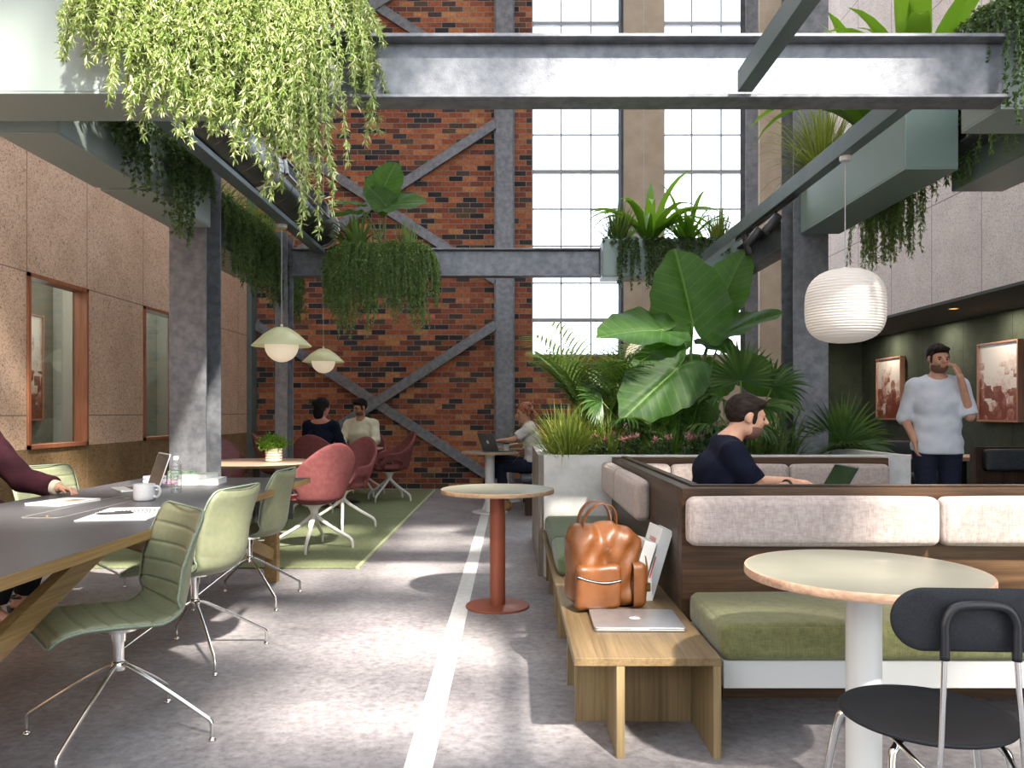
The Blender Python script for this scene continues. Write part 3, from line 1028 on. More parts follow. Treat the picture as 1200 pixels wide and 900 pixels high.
def make_task_chair(label):
    t = thing('task_chair', label, 'chair')
    prof = chair_profile()
    nu = 18
    def half_w(s, L):
        w = .232 - .012 * math.cos(PI * s / L)
        for e, r in ((s, .05), (L - s, .06)):
            if e < r: w -= r - math.sqrt(max(r * r - (r - e) ** 2, 0))
        return w
    def rows(side):
        rr = []
        for p, nrm, s, L in prof:
            w = half_w(s, L)
            back = min(1, max(0, (s - L * .42) / (L * .2)))
            lift = .018 + .066 * back * (1 - .8 * max(0, (s - .75 * L) / (.25 * L)))
            ring = []
            top = [-1 + 2 * k / nu for k in range(nu + 1)]
            g = 0
            ch = (s % .074) - .037
            if .03 < s < L - .03: g = .010 * math.exp(-(ch / .0042) ** 2)
            for u in top:
                h = (.019 if side > 0 else .015) * (max(0, 1 - abs(u) ** 6)) ** .5
                e2 = min(1, s / .03, (L - s) / .03); h *= max(e2, .05) ** .5
                if side > 0: h = max(h - g * (1 - u ** 8), .002)
                q = p + Vector((u * w, 0, 0)) + nrm * (lift * u * u + side * h)
                ring.append(q)
            for u in reversed(top[1:-1]):
                ring.append(p + Vector((u * w, 0, 0)) + nrm * (lift * u * u))
            if side < 0: ring.reverse()
            rr.append(ring)
        return rr
    for side, nm, mt in ((1, 'seat_pad', M['sage_leather']), (-1, 'shell', M['sage_leather'])):
        b = MB(); r = rows(side); b.grid(r, closed_u=True)
        n = len(r[0]); k = len(b.v)
        b.f.append(tuple(range(n))); b.m.append(0); b.f.append(tuple(range(k - 1, k - n - 1, -1))); b.m.append(0)
        b.build(nm, mt, t, smooth=True)
    edge = []
    for sgn in (1, -1):
        seq = prof if sgn > 0 else list(reversed(prof))
        for p, nrm, s, L in seq:
            back = min(1, max(0, (s - L * .42) / (L * .2)))
            lift = .018 + .066 * back * (1 - .8 * max(0, (s - .75 * L) / (.25 * L)))
            edge.append(p + Vector((sgn * (half_w(s, L) + .001), 0, 0)) + nrm * lift)
    MB().tube(edge, .0046, 6, closed=True).build('piping', M['piping'], t, smooth=True)
    MB().lathe([(.0, .255), (.024, .255), (.027, .27), (.024, .285), (.019, .29), (.019, .36), (.025, .362), (.025, .40), (.07, .405), (.075, .43)], 24).build('column', M['chrome'], t, smooth=True, angle=40)
    MB().tube([(.03, .02, .412), (.12, .10, .405), (.2, .14, .40), (.215, .15, .398)], [.006, .006, .008, .008], 8, flat=.6).build('lever', M['white_metal'], t, smooth=True)
    for k in range(4):
        a = math.radians(45 + 90 * k)
        dx, dy = math.cos(a), math.sin(a)
        path = [(0.018, .275), (.06, .257), (.2, .175), (.33, .093), (.352, .078), (.362, .06), (.363, .012)]
        lg = MB().tube(smooth_path([(dx * r, dy * r, z) for r, z in path], 4), .0085, 10).build('leg', M['chrome'], t, smooth=True)
        MB().lathe([(.008, .014), (.014, .006), (.015, 0)][::-1], 14, Matrix.Translation((dx * .363, dy * .363, 0))).build('glide', M['chrome'], lg, smooth=True)
    return t


tc = make_task_chair('empty sage leather task chair nearest the camera, turned sideways with ribbed seat showing')
tc.location = (-1.475, 2.985, 0); tc.rotation_euler.z = face_rz(-.76, -.65)
dup(tc, (-1.587, 3.98, 0), face_rz(-.985, .16), 'sage leather task chair with its smooth back sunlit, second from the camera')
dup(tc, (-1.70, 5.15, 0), face_rz(-1, .02), 'sage leather task chair in shade beside the far end of the long table')
dup(tc, (-3.03, 5.4, 0), face_rz(.93, -.36), 'sage leather task chair across the long table by the tan wall')
dup(tc, (-3.22, 4.5, 0), face_rz(1, 0), 'sage leather task chair under the person at the left edge')


# ------------------------------------------------------------------ burgundy bucket chairs
def make_bucket_chair(label, leather=False):
    t = thing('bucket_chair', label, 'chair')
    bm = bmesh.new()
    NS = 72
    mt = M['burgundy_leather'] if leather else M['burgundy']
    def R(phi): return .235 + .02 * math.cos(phi) ** 2
    def smoothstep(e0, e1, x):
        x = min(1, max(0, (x - e0) / (e1 - e0))); return x * x * (3 - 2 * x)
    def htop(a):
        d = math.degrees(a)
        arm = .665 - .02 * smoothstep(70, 120, d)
        h = arm + (.945 - arm) * math.cos(math.radians(min(d, 78) / 78 * 90)) ** 1.5
        return h + (.475 - h) * smoothstep(104, 128, d)
    def pos(phi, v):
        a = abs(phi)
        dx, dy = math.sin(phi), -math.cos(phi)
        r0 = R(phi)
        if v <= .5:
            q = v / .5
            return Vector((dx * r0 * q, dy * r0 * q, .405 + .055 * q ** 3))
        q = (v - .5) / .5
        hz = .46 + (htop(a) - .46) * q
        flare = .055 * math.sin(q * PI * .5) + (.05 * q * q if a < .9 else .03 * q)
        return Vector((dx * (r0 + flare), dy * (r0 + flare), hz))
    cen = bm.verts.new(pos(0, 0))
    rings = []
    vs = [.1, .2, .3, .4, .47, .5, .55, .6, .66, .73, .8, .88, .95, 1.0]
    for v in vs:
        ring = []
        for k in range(NS):
            phi = -PI + 2 * PI * k / NS
            ring.append(bm.verts.new(pos(phi, v)) if v <= .5 or abs(phi) < math.radians(129) else None)
        rings.append(ring)
    for k in range(NS):
        j = (k + 1) % NS
        bm.faces.new((cen, rings[0][j], rings[0][k]))
        for i in range(len(vs) - 1):
            q = (rings[i][k], rings[i][j], rings[i + 1][j], rings[i + 1][k])
            if None in q: continue
            d = abs(math.degrees(-PI + 2 * PI * (k + .5) / NS))
            if 66 < d < 116 and .5 <= vs[i] and vs[i + 1] <= .73:
                if not ((d < 76 or d > 108) and vs[i] >= .66) and not (d < 71 and vs[i] < .55): continue
            bm.faces.new(q[::-1])
    bmesh.ops.delete(bm, geom=[v for v in bm.verts if not v.link_faces], context='VERTS')
    bmesh.ops.recalc_face_normals(bm, faces=bm.faces)
    me = bpy.data.meshes.new('shell'); bm.to_mesh(me); bm.free()
    me.polygons.foreach_set('use_smooth', [True] * len(me.polygons))
    me.materials.append(mt)
    o = bpy.data.objects.new('shell', me); COL.objects.link(o); o.parent = t
    md = o.modifiers.new('s', 'SOLIDIFY'); md.thickness = .034; md.offset = 0
    md = o.modifiers.new('u', 'SUBSURF'); md.levels = 1; md.render_levels = 1
    b = MB(); cushion(b, -.19, .19, -.15, .21, .425, .47, .02, .008)
    b.build('seat_cushion', mt, t, smooth=True)
    MB().lathe([(.028, .27), (.03, .30), (.036, .335), (.06, .37), (.10, .388), (.105, .40)], 28).build('pedestal', M['white_metal'], t, smooth=True)
    for k in range(4):
        a = math.radians(45 + 90 * k); dx, dy = math.cos(a), math.sin(a)
        path = [(.0, .315), (.02, .29), (.07, .245), (.18, .17), (.29, .105), (.325, .075), (.337, .035), (.338, .0)]
        pp = smooth_path([(dx * r, dy * r, z) for r, z in path], 4)
        n = len(pp)
        MB().tube(pp, [.021 - .010 * i / (n - 1) for i in range(n)], 10).build('leg', M['white_metal'], t, smooth=True)
    return t


T1 = (-2.49, 7.75); T2 = (-2.3, 10.66)
def place_bucket(x, y, tgt, label, first=None, turn=0):
    rz = face_rz(tgt[0] - x, tgt[1] - y) + math.radians(turn)
    if first is not None:
        first.location = (x, y, .015); first.rotation_euler.z = rz; return first
    return dup(bc, (x, y, .015), rz, label)


bc = make_bucket_chair('sunlit dusty red velvet bucket chair with its back to the camera')
place_bucket(-1.75, 7.05, T1, None, bc)
place_bucket(-1.77, 8.32, T1, 'burgundy bucket chair directly behind the sunlit red one', turn=18)
place_bucket(-1.68, 10.9, T2, 'burgundy bucket chair seen side-on, farthest right on the rug')
place_bucket(-2.36, 9.72, T2, 'burgundy bucket chair the woman in navy sits in')
place_bucket(-2.16, 11.55, T2, 'burgundy bucket chair the man in cream shirt sits in')
place_bucket(-3.0, 10.35, T2, 'dark burgundy bucket chair left of the far round table')
lc = make_bucket_chair('shiny oxblood leather bucket chair half hidden by the left column', True)
lc.location = (-3.08, 8.52, .015); lc.rotation_euler.z = face_rz(.62, -.78)


# ------------------------------------------------------------------ round tables
def round_table(loc, r, h, colmat, colr, baser, label, top='table_lino', edge='edge_wood', thick=.026, basemat=None):
    t = thing('round_table', label, 'table', loc)
    MB().lathe([(0, h - thick + .003), (r - .006, h - thick + .003), (r - .006, h), (0, h)], 72).build('tabletop', M[top], t)
    MB().lathe([(r - .0065, h - thick), (r - .002, h - thick), (r, h - thick + .004), (r, h - .004), (r - .002, h), (r - .0065, h)] + [(r - .0065, h - thick)], 72, cap=False).build('edge_band', M[edge], t, smooth=True, angle=50)
    MB().lathe([(colr, .012), (colr, h - thick - .004), (colr * 2.4, h - thick - .004), (colr * 2.4, h - thick + .003)], 40).build('column', M[colmat], t, smooth=True, angle=40)
    MB().lathe([(baser, 0), (baser, .008), (baser - .004, .012), (colr + .006, .013), (colr, .016)], 56).build('base', M[basemat or colmat], t, smooth=True, angle=40)
    return t


round_table((-.091, 5.0, 0), .354, .74, 'terracotta', .049, .2, 'small round table with terracotta column beside the white floor stripe', edge='edge_wood2')
round_table((1.076, 2.436, 0), .352, .74, 'white_metal', .052, .27, 'round table with thick white column by the black chair')
round_table((-.27, 9.7, 0), .345, .74, 'white_metal', .058, .22, 'small round table under the open laptop near the brick wall', edge='edge_wood2')
round_table((-.1, 10.9, 0), .345, .74, 'white_metal', .058, .22, 'small round table just behind the one with the open laptop', edge='edge_wood2')
for loc, lab in (((T1[0], T1[1], .014), 'round pale wood table carrying the little potted plant'), ((T2[0], T2[1], .014), 'round wood table between the two talking people')):
    t = thing('round_table', lab, 'table', loc); r = .57; h = .726
    MB().lathe([(0, h - .035), (r - .06, h - .035), (r - .012, h - .016), (r, h - .010), (r, h - .004), (r - .004, h), (0, h)], 72).build('tabletop', M['table_round'], t, smooth=True, angle=35)
    MB().lathe([(.035, .012), (.035, h - .035)], 24).build('column', M['black'], t, smooth=True, angle=40)
    MB().lathe([(.26, 0), (.26, .008), (.255, .012), (.04, .018)], 48).build('base', M['black'], t, smooth=True, angle=40)


# ------------------------------------------------------------------ black bistro chair
ch = thing('bistro_chair', 'black bistro chair with round seat and chrome legs at the lower right', 'chair', (1.055, 2.03, 0), math.radians(-3))
MB().lathe([(0, .428), (.12, .430), (.19, .440), (.205, .446), (.209, .452), (.205, .456), (.18, .448), (.12, .440), (0, .437)], 64).build('seat', M['black_seat'], ch, smooth=True)
b = MB(); rows = []
W2h, Hh = .182, .072
def back_pt(a, q, off):
    x = W2h - Hh if math.cos(a) > 0 else -(W2h - Hh)
    px = x * (1 if q > 0 else 0) + Hh * math.cos(a) * q if abs(math.cos(a)) > 1e-6 else x
    px = (x + Hh * math.cos(a)) * q; pz = Hh * math.sin(a) * q
    return Vector((px, -.245 + .55 * px * px * 1.1 + off, .752 + pz))
na = 64; rows = []
for q, off in ((.001, -.005), (.5, -.005), (.9, -.005), (.985, -.003), (1, 0), (.985, .003), (.9, .005), (.5, .005), (.001, .005)):
    rows.append([back_pt(2 * PI * (k + .5) / na, q, off) for k in range(na)])
b.grid(rows, closed_u=True); b.build('backrest', M['black_seat'], ch, smooth=True)
yb = -.262
up = smooth_path([(-.078, yb, .668), (-.078, yb, .72), (-.077, yb, .752), (-.062, yb, .780), (-.03, yb, .790), (.03, yb, .790), (.062, yb, .780), (.077, yb, .752), (.078, yb, .72), (.078, yb, .668)], 6)
MB().tube(up, .0105, 12).build('back_bracket', M['black'], ch, smooth=True)
for s in (-1, 1):
    pth = smooth_path([(s * .078, yb, .69), (s * .079, yb, .66), (s * .086, yb - .005, .52), (s * .091, yb - .006, .44), (s * .093, yb + .002, .412), (s * .10, yb + .03, .402), (s * .12, -.12, .425), (s * .13, -.05, .43)], 6)
    MB().tube(pth, .0062, 12).build('back_post', M['chrome'], ch, smooth=True)
for sx, sy, ex, ey in ((-.13, .09, -.235, .16), (.13, .09, .235, .16), (-.10, -.10, -.165, -.19), (.10, -.10, .165, -.19)):
    pth = smooth_path([(sx * .2, sy * .2, .424), (sx, sy, .424), (sx * 1.25, sy * 1.2, .412), (sx * 1.38, sy * 1.3, .38), ((sx * 1.38 + ex) / 2, (sy * 1.3 + ey) / 2, .2), (ex, ey, 0)], 6)
    MB().tube(pth, .0105, 12).build('leg', M['chrome'], ch, smooth=True)
MB().lathe([(.02, .416), (.06, .416), (.06, .43), (.02, .43)], 24).build('seat_plate', M['chrome'], ch, smooth=True, angle=40)

# ------------------------------------------------------------------ oak bench
ob = thing('oak_bench', 'low oak bench running along the outside of the booth', 'bench', (.48, 2.8, 0))
MB().box(-.262, .258, 0, 3.06, .326, .354).build('seat_board', M['oak'], ob, bevel=.0015, seg=1)
for y in (.0, 1.15, 2.2):
    MB().box(-.112, -.083, y + .002, y + .34, 0, .326).build('upright_panel', M['oak_v'], ob, bevel=.001, seg=1)
    MB().box(.228, .257, y + .002, y + .34, 0, .326).build('upright_panel', M['oak_v'], ob, bevel=.001, seg=1)
    MB().box(-.232, .2275, y + .34, y + .368, 0, .326).build('cross_panel', M['oak_v'], ob, bevel=.001, seg=1)
    MB().box(-.232, .2275, y + .76, y + .788, 0, .326).build('cross_panel', M['oak_v'], ob, bevel=.001, seg=1)

sc = thing('seat_cushion', 'green fabric seat cushion on the oak bench behind the backpack', 'cushion', (.48, 5.02, .354))
b = MB(); cushion(b, -.235, .235, -.83, -.16, 0, .105, .03, .008); cushion(b, -.235, .235, -.16, .84, 0, .105, .03, .008)
b.build('cover', M['green_fabric2'], sc, smooth=True)

# ------------------------------------------------------------------ the booth
bo = thing('booth', 'dark walnut booth with pale back cushions and green front seat', 'booth', (.736, 3.45, 0))
def BX(*a): return MB((-.736, -3.45, 0)).box(*a)
BR = 3.6; ZT = .89
BX(.736, BR, 3.45, 3.53, 0, ZT).build('front_partition', M['walnut'], bo, bevel=.002, seg=1)
BX(.736, .82, 3.53, 5.87, 0, ZT).build('side_partition', M['walnut_d'], bo, bevel=.002, seg=1)
BX(.82, 2.72, 5.75, 5.87, 0, ZT).build('rear_partition', M['walnut'], bo, bevel=.002, seg=1)
b = MB((-.736, -3.45, 0)); b.box(.79, .83, 3.56, 5.75, ZT, ZT + .012); b.box(.79, BR, 3.52, 3.545, ZT, ZT + .010)
b.build('top_lip', M['walnut_dark'], bo, bevel=.003)
BX(.772, BR, 2.905, 3.45, .212, .312).build('base_panel', M['bench_white'], bo, bevel=.002, seg=1)
BX(.9, BR, 3.40, 3.45, 0, .212).build('plinth', M['walnut'], bo)
b = MB((-.736, -3.45, 0)); cushion(b, .768, 3.55, 2.89, 3.44, .313, .447, .03, .012, n=14)
b.build('front_seat', M['green_fabric'], bo, smooth=True)
def backc(x0, x1, y0, y1, z0=.652, z1=.856, mt='linen', r=.03, nm='back_cushion'):
    b = MB((-.736, -3.45, 0)); cushion(b, x0, x1, y0, y1, z0, z1, r, .006, n=8); b.build(nm, M[mt], bo, smooth=True)
backc(.751, 1.815, 3.365, 3.452); backc(1.829, 2.89, 3.365, 3.452); backc(2.905, 3.58, 3.365, 3.452)
backc(.655, .738, 4.24, 5.10, .64, .855, 'linen_side'); backc(.655, .738, 5.105, 5.84, .64, .855, 'linen_side')
backc(.825, .9, 3.6, 4.62, .58, .84); backc(.825, .9, 4.64, 5.66, .58, .84)
backc(.905, 1.13, 5.66, 5.75, .58, .845); backc(1.14, 1.975, 5.66, 5.75, .58, .845); backc(1.99, 2.69, 5.66, 5.75, .58, .845)
for a in ((.825, 1.38, 3.6, 5.2), (.825, 2.7, 5.2, 5.74)):
    b = MB((-.736, -3.45, 0)); cushion(b, a[0], a[1], a[2], a[3], .33, .45, .03, .01); b.build('inner_seat', M['green_fabric'], bo, smooth=True)
    BX(a[0] + .02, a[1] - .03, a[2] + .03, a[3], 0, .33).build('seat_base', M['walnut_d'], bo)
round_table((1.66, 4.27, 0), .36, .78, 'white_metal', .05, .22, 'small round table inside the booth under the black laptop')

# concrete planter behind the booth
pl = thing('concrete_planter', 'pale concrete planter trough behind the booth', 'planter', (1.6, 6.6, 0))
b = MB((-1.6, -6.6, 0)); x0, x1, y0, y1, zt = .235, 2.95, 5.885, 7.75, .903
b.box(x0, x1, y0, y0 + .07, 0, zt); b.box(x0, x1, y1 - .07, y1, 0, zt); b.box(x0, x0 + .07, y0 + .07, y1 - .07, 0, zt); b.box(x1 - .07, x1, y0 + .07, y1 - .07, 0, zt)
b.build('trough', M['concrete'], pl, bevel=.004)
b = MB((-1.6, -6.6, 0)); b.box(x0 + .07, 2.45, y0 + .07, y1 - .07, .6, .82); b.build('soil', M['soil'], pl)
M['grey_wood'] = wood('grey_wood', (.19, .165, .145), (.25, .22, .195), (.31, .275, .245), 2)
MB((-1.6, -6.6, 0)).box(.196, .2345, 5.92, 7.75, 0, .9).build('side_board', M['grey_wood'], pl, bevel=.002)
b = MB()
wb = thing('low_bench', 'dark bench the red-haired woman sits on', 'bench', (.35, 10.1, 0))
b = MB(); cushion(b, -.25, .25, -.9, .9, .40, .46, .02, .004); b.build('seat', M['dark_leather'], wb, smooth=True)
for y in (-.7, .7): MB().box(-.2, .2, y - .03, y + .03, 0, .40).build('leg', M['walnut_dark'], wb)

# ------------------------------------------------------------------ booths in the right recess
def recess_booth(y, label, front=True):
    t = thing('recess_booth', label, 'booth', (4.95, y, 0))
    b = MB()
    T = Matrix.Identity(4)
    vs = [(-.46, -.05, 0), (.5, -.05, 0), (.5, .05, 0), (-.46, .05, 0), (-.46, -.012, .885), (.5, -.012, .885), (.5, .03, .885), (-.46, .03, .885)]
    b.add(vs, [(3, 2, 1, 0), (4, 5, 6, 7), (0, 1, 5, 4), (1, 2, 6, 5), (2, 3, 7, 6), (3, 0, 4, 7)])
    b.build('back_panel', M['walnut_dark'], t, bevel=.003)
    MB().beam((-.475, -.05, 0), (-.475, -.008, .885), .03, .10).build('end_post', M['walnut_dark'], t)
    b = MB(); cushion(b, -.40, .49, -.10, -.02, .66, .86, .02, .006); b.build('back_cushion', M['dark_leather'], t, smooth=True)
    b = MB(); cushion(b, -.45, .49, -.52, -.06, .38, .47, .03, .008); b.build('seat', M['dark_leather'], t, smooth=True)
    MB().box(-.42, .48, -.48, -.06, 0, .38).build('seat_base', M['walnut_dark'], t)
    return t


rb = recess_booth(7.72, 'dark walnut booth seat at the right edge, nearest in the recess')
dup(rb, (4.95, 10.05, 0), None, 'dark leather booth seat below the smaller framed print')
tt = thing('recess_table', 'wooden table in the recess behind the standing man', 'table', (4.95, 8.75, 0))
MB().box(-.5, .5, -.3, .3, .70, .74).build('tabletop', M['edge_wood'], tt, bevel=.004)
MB().box(-.03, .03, -.03, .03, .01, .70).build('column', M['black'], tt)
MB().lathe([(.25, 0), (.25, .008), (.04, .015)], 32).build('base', M['black'], tt)

# framed prints
def framed_print(x, y0, y1, z0, z1, seed, label, s=1.0):
    t = thing('framed_print', label, 'picture', (x, (y0 + y1) / 2, (z0 + z1) / 2))
    hy, hz = (y1 - y0) / 2, (z1 - z0) / 2; d = .07; w = .02
    sgn = -1 if x > 0 else 1
    b = MB()
    X0, X1 = sorted((0, sgn * d))
    b.box(X0, X1, -hy, hy, hz - w, hz); b.box(X0, X1, -hy, hy, -hz, -hz + w)
    b.box(X0, X1, -hy, -hy + w, -hz + w, hz - w); b.box(X0, X1, hy - w, hy, -hz + w, hz - w)
    b.build('frame', M['frame_wood'], t, bevel=.002)
    X0, X1 = sorted((0, sgn * (d - .02)))
    MB().box(X0, X1, -hy + w, hy - w, -hz + w, hz - w).build('print', m_art('art_%d' % seed, seed, s), t)
    return t


framed_print(5.468, 11.07, 11.82, 1.11, 2.005, 3, 'wood-framed red print on the green wall left of the standing man')
framed_print(5.468, 8.5, 9.25, 1.11, 2.005, 8, 'wood-framed red print on the green wall at the right edge', .9)
framed_print(-5.618, 8.6, 9.45, 1.12, 2.36, 5, 'framed print seen through the near left window', 1.2)
dl = thing('downlight', 'small amber recessed downlight in the recess ceiling', 'light', (4.77, 8.6, 2.34))
MB().lathe([(.055, -.006), (.055, 0), (.045, 0), (.045, -.006), (.055, -.006)][::-1], 24, cap=False).build('ring', M['brass'], dl, smooth=True)
MB().lathe([(0, -.002), (.045, -.002), (.045, 0), (0, 0)], 24).build('lens', M['down_amber'], dl)

# ------------------------------------------------------------------ pendants
def pendant(x, y, zrim, ztop, label):
    t = thing('pendant_lamp', label, 'lamp', (x, y, zrim))
    MB().lathe([(.275, 0), (.277, .004), (.16, .115), (.085, .165), (.055, .178), (.0, .18), (0, .172), (.05, .17), (.08, .158), (.155, .108), (.269, .004), (.275, 0)], 64, cap=False).build('lamp_shade', M['lamp_sage'], t, smooth=True)
    MB().ball((0, 0, .006), .155, 40, 24).build('globe', M['globe'], t, smooth=True)
    MB().lathe([(.0, .178), (.014, .178), (.012, .205), (.003, .21)], 16).build('cap', M['white_metal'], t, smooth=True)
    MB().tube([(0, 0, .2), (0, 0, ztop - zrim)], .0035, 6).build('cord', M['cord'], t)
    MB().lathe([(.0, -.03), (.05, -.03), (.05, 0), (0, 0)], 24, Matrix.Translation((0, 0, ztop - zrim))).build('ceiling_rose', M['white_metal'], t)
    return t


pendant(-2.17, 7.5, 1.84, 2.985, 'sage cone pendant lamp with glass globe, left and larger of two')
pendant(-2.525, 10.66, 1.89, ROOF, 'sage cone pendant lamp with glass globe, right and smaller of two')


def lantern(x, y, zc, ztop, mat, label, r=.229):
    t = thing('lantern_pendant', label, 'lamp', (x, y, zc))
    prof = []
    nrib = 26
    hz = .225
    for k in range(nrib * 6 + 1):
        u = -1 + 2 * k / (nrib * 6)
        z = hz * u * .985
        rr = r * (max(0, 1 - abs(u * .985) ** 3.0)) ** (1 / 2.5)
        rr *= 1 + .022 * abs(math.sin(PI * nrib * (u + 1) / 2))
        prof.append((rr, z - .012 * (1 - u * u)))
    MB().lathe([(0.02, prof[0][1])] + prof + [(0.02, prof[-1][1])], 72).build('lantern_shade', M[mat], t, smooth=True)
    MB().lathe([(.03, hz - .008), (.03, hz + .004), (.006, hz + .012)], 20).build('cap', M['white_metal'], t)
    MB().tube([(0, 0, hz), (0, 0, ztop - zc)], .0035, 6).build('cord', M['cord'], t)
    MB().lathe([(.0, -.028), (.032, -.028), (.034, 0), (0, 0)], 24, Matrix.Translation((0, 0, ztop - zc))).build('ceiling_rose', M['white_metal'], t)
    return t


lantern(2.025, 4.84, 1.865, 2.775, 'lantern', 'large ribbed white lantern hanging right of the centre')
lantern(1.72, 10.4, 1.93, ROOF, 'lantern_far', 'cream lantern glowing behind the big plant leaves')

# spotlights
trk = thing('light_track', 'black light track below the teal rib', 'track', (2.02, 6.4, 2.775))
MB().box(-.016, .016, -.75, .75, -.022, 0).build('rail', M['black'], trk)
for k, (y, tilt, turn) in enumerate(((6.1, 38, 10), (6.55, 34, 20), (6.85, -12, 0))):
    s = thing('spotlight', ['black spotlight nearest the camera on the track', 'middle black spotlight on the track', 'farthest black spotlight on the track'][k], 'spotlight', (2.02, y, 2.753))
    Tm = Matrix.Translation((0, 0, -.05)) @ Matrix.Rotation(math.radians(tilt), 4, 'Y') @ Matrix.Rotation(math.radians(turn), 4, 'X')
    MB().lathe([(.0, -.13), (.034, -.13), (.036, -.125), (.036, .03), (.032, .036), (0, .036)], 28, Tm).build('can', M['black'], s, smooth=True, angle=40)
    MB().tube([(0, 0, 0), (0, 0, -.05)], .009, 8).build('stem', M['black'], s)
# ------------------------------------------------------------------ plants
RN = random.Random(11)
def U_(a, b): return RN.uniform(a, b)
def V3(*a): return Vector(a)
def rvec(s=1.0): return Vector((RN.gauss(0, s), RN.gauss(0, s), RN.gauss(0, s)))


class Leaves:
    """a heap of leaves kept as one mesh (foliage nobody could count)"""
    def __init__(self, off=(0, 0, 0)):
        self.v, self.f = [], []
        self.o = Vector(off)

    def leaf(self, p, d, L, W, up=None, fold=.25):
        d = d.normalized()
        if up is None: up = Vector((0, 0, 1)) + rvec(.35)
        s = d.cross(up)
        if s.length < 1e-4: s = d.cross(Vector((1, 0, 0)))
        s.normalize(); n = s.cross(d)
        m = p + d * (L * .45)
        b = len(self.v)
        q = [p, m - s * (W / 2) + n * (W * fold), p + d * L - n * (L * .08), m + s * (W / 2) + n * (W * fold)]
        self.v += [tuple(x - self.o) for x in q]
        self.f += [(b, b + 3, b + 2), (b, b + 2, b + 1)]

    def blade(self, p, d, L, W, bend=.6, n=7, up=None, prof=None, fold=.12, twist=0.0):
        """a strap leaf that leaves p along d and bends over"""
        d = d.normalized()
        side = d.cross(Vector((0, 0, 1)))
        if side.length < .05: side = Vector((RN.gauss(0, 1), RN.gauss(0, 1), 0))
        side.normalize()
        if up is not None: side = d.cross(up).normalized()
        b0 = len(self.v)
        q = p.copy(); step = L / n
        for i in range(n + 1):
            t = i / n
            w = W * ((prof(t)) if prof else (min(1, t / .18 + .35) * (1 - t ** 2.2) ** .8 + .02))
            sd = side
            if twist: sd = Quaternion(d, twist * t) @ side
            nn = sd.cross(d)
            self.v += [tuple(q - sd * (w / 2) + nn * (w * fold) - self.o), tuple(q - self.o), tuple(q + sd * (w / 2) + nn * (w * fold) - self.o)]
            d = (d + Vector((0, 0, -1)) * (bend * step / L * (.4 + 1.4 * t))).normalized()
            q = q + d * step
        for i in range(n):
            a = b0 + i * 3
            self.f += [(a, a + 1, a + 4, a + 3), (a + 1, a + 2, a + 5, a + 4)]

    def build(self, name, mat, parent=None, smooth=False, kind='stuff'):
        me = bpy.data.meshes.new(name); me.from_pydata(self.v, [], self.f); me.materials.append(mat)
        if smooth: me.polygons.foreach_set('use_smooth', [True] * len(me.polygons))
        me.update()
        o = bpy.data.objects.new(name, me); COL.objects.link(o)
        if parent is not None: o.parent = parent
        return o


def strand_path(p, d, L, g, wob=.02, step=.03):
    """a trailing shoot: starts along d, falls under gravity g"""
    pts = [p.copy()]; q = p.copy(); v = d.normalized()
    for _ in range(max(3, int(L / step))):
        v = (v + Vector((0, 0, -g)) + Vector((RN.gauss(0, wob), RN.gauss(0, wob), RN.gauss(0, wob * .5)))).normalized()
        q = q + v * step; pts.append(q.copy())
    return pts


def stems_mesh(paths, r, off, mat, parent):
    b = MB(-Vector(off))
    for p in paths: b.tube(p[::2] + ([p[-1]] if len(p) % 2 == 0 else []), r, 3, cap=False)
    return b.build('stems', mat, parent)


def trailing(label, cat, origin, anchors, leafkind, mat, nodes=.02, per=2, g=.28, wob=.05, stem=.0016, name='trailing_plant', stem_mat='stem', spread=.9):
    """anchors: list of (point, first direction, length)"""
    t = thing(name, label, cat, origin)
    lv = Leaves(origin); paths = []
    L0, W0 = leafkind
    for p, d, L in anchors:
        path = strand_path(Vector(p), Vector(d), L, g, wob)
        paths.append(path)
        for a, c in zip(path, path[1:]):
            k = (c - a).length / nodes
            for i in range(int(k) + (RN.random() < k % 1)):
                q = a.lerp(c, RN.random()); tg = (c - a).normalized()
                for _ in range(per):
                    dd = tg * U_(.25, .9) + rvec(.5) * spread
                    sc = U_(.6, 1.15)
                    lv.leaf(q, dd, L0 * sc, W0 * sc)
    f = lv.build('foliage', mat, t)
    stems_mesh(paths, stem, origin, M[stem_mat], t)
    return t


def interp(tab, x):
    if x <= tab[0][0]: return tab[0][1]
    for (a, b), (c, d) in zip(tab, tab[1:]):
        if x <= c: return b + (d - b) * (x - a) / (c - a)
    return tab[-1][1]


# the bright willowy plant over the big front box
tips = [(85, 60), (100, 112), (130, 130), (170, 150), (210, 152), (250, 188), (275, 165), (300, 165), (330, 195), (355, 246), (385, 215), (405, 168), (425, 130)]
anc = []
for _ in range(520):
    x = U_(-1.86, -.93)
    if RN.random() < .25: x = U_(-1.25, -.93)
    px = CX + x * F / 3.72 + U_(-12, 12)
    ztip = EYE - (interp(tips, px) - CY) * 3.72 / F
    top = 3.255 + U_(-.02, .03)
    L = (top - ztip + .06) * U_(.35, 1.02)
    if x < -1.75: L *= .8
    front = RN.random() < .85
    if 335 < px < 375 and RN.random() < .3: L *= 1.25
    anc.append(((x, U_(3.79, 3.9), top), (U_(-.35, .35), -U_(.5, 1.1), U_(.0, .5)), L + .08))
for _ in range(70):       # over the right-hand end
    y = U_(3.78, 4.0)
    L = U_(.25, .95) * U_(.6, 1)
    anc.append(((-.95, y, 3.26), (U_(.5, 1.3), U_(-.5, .1), U_(.1, .5)), L))
for _ in range(26):       # looser shoots reaching left
    anc.append(((U_(-1.9, -1.7), 3.8, 3.27), (-U_(.3, 1.1), -U_(.3, .8), .2), U_(.25, .6)))
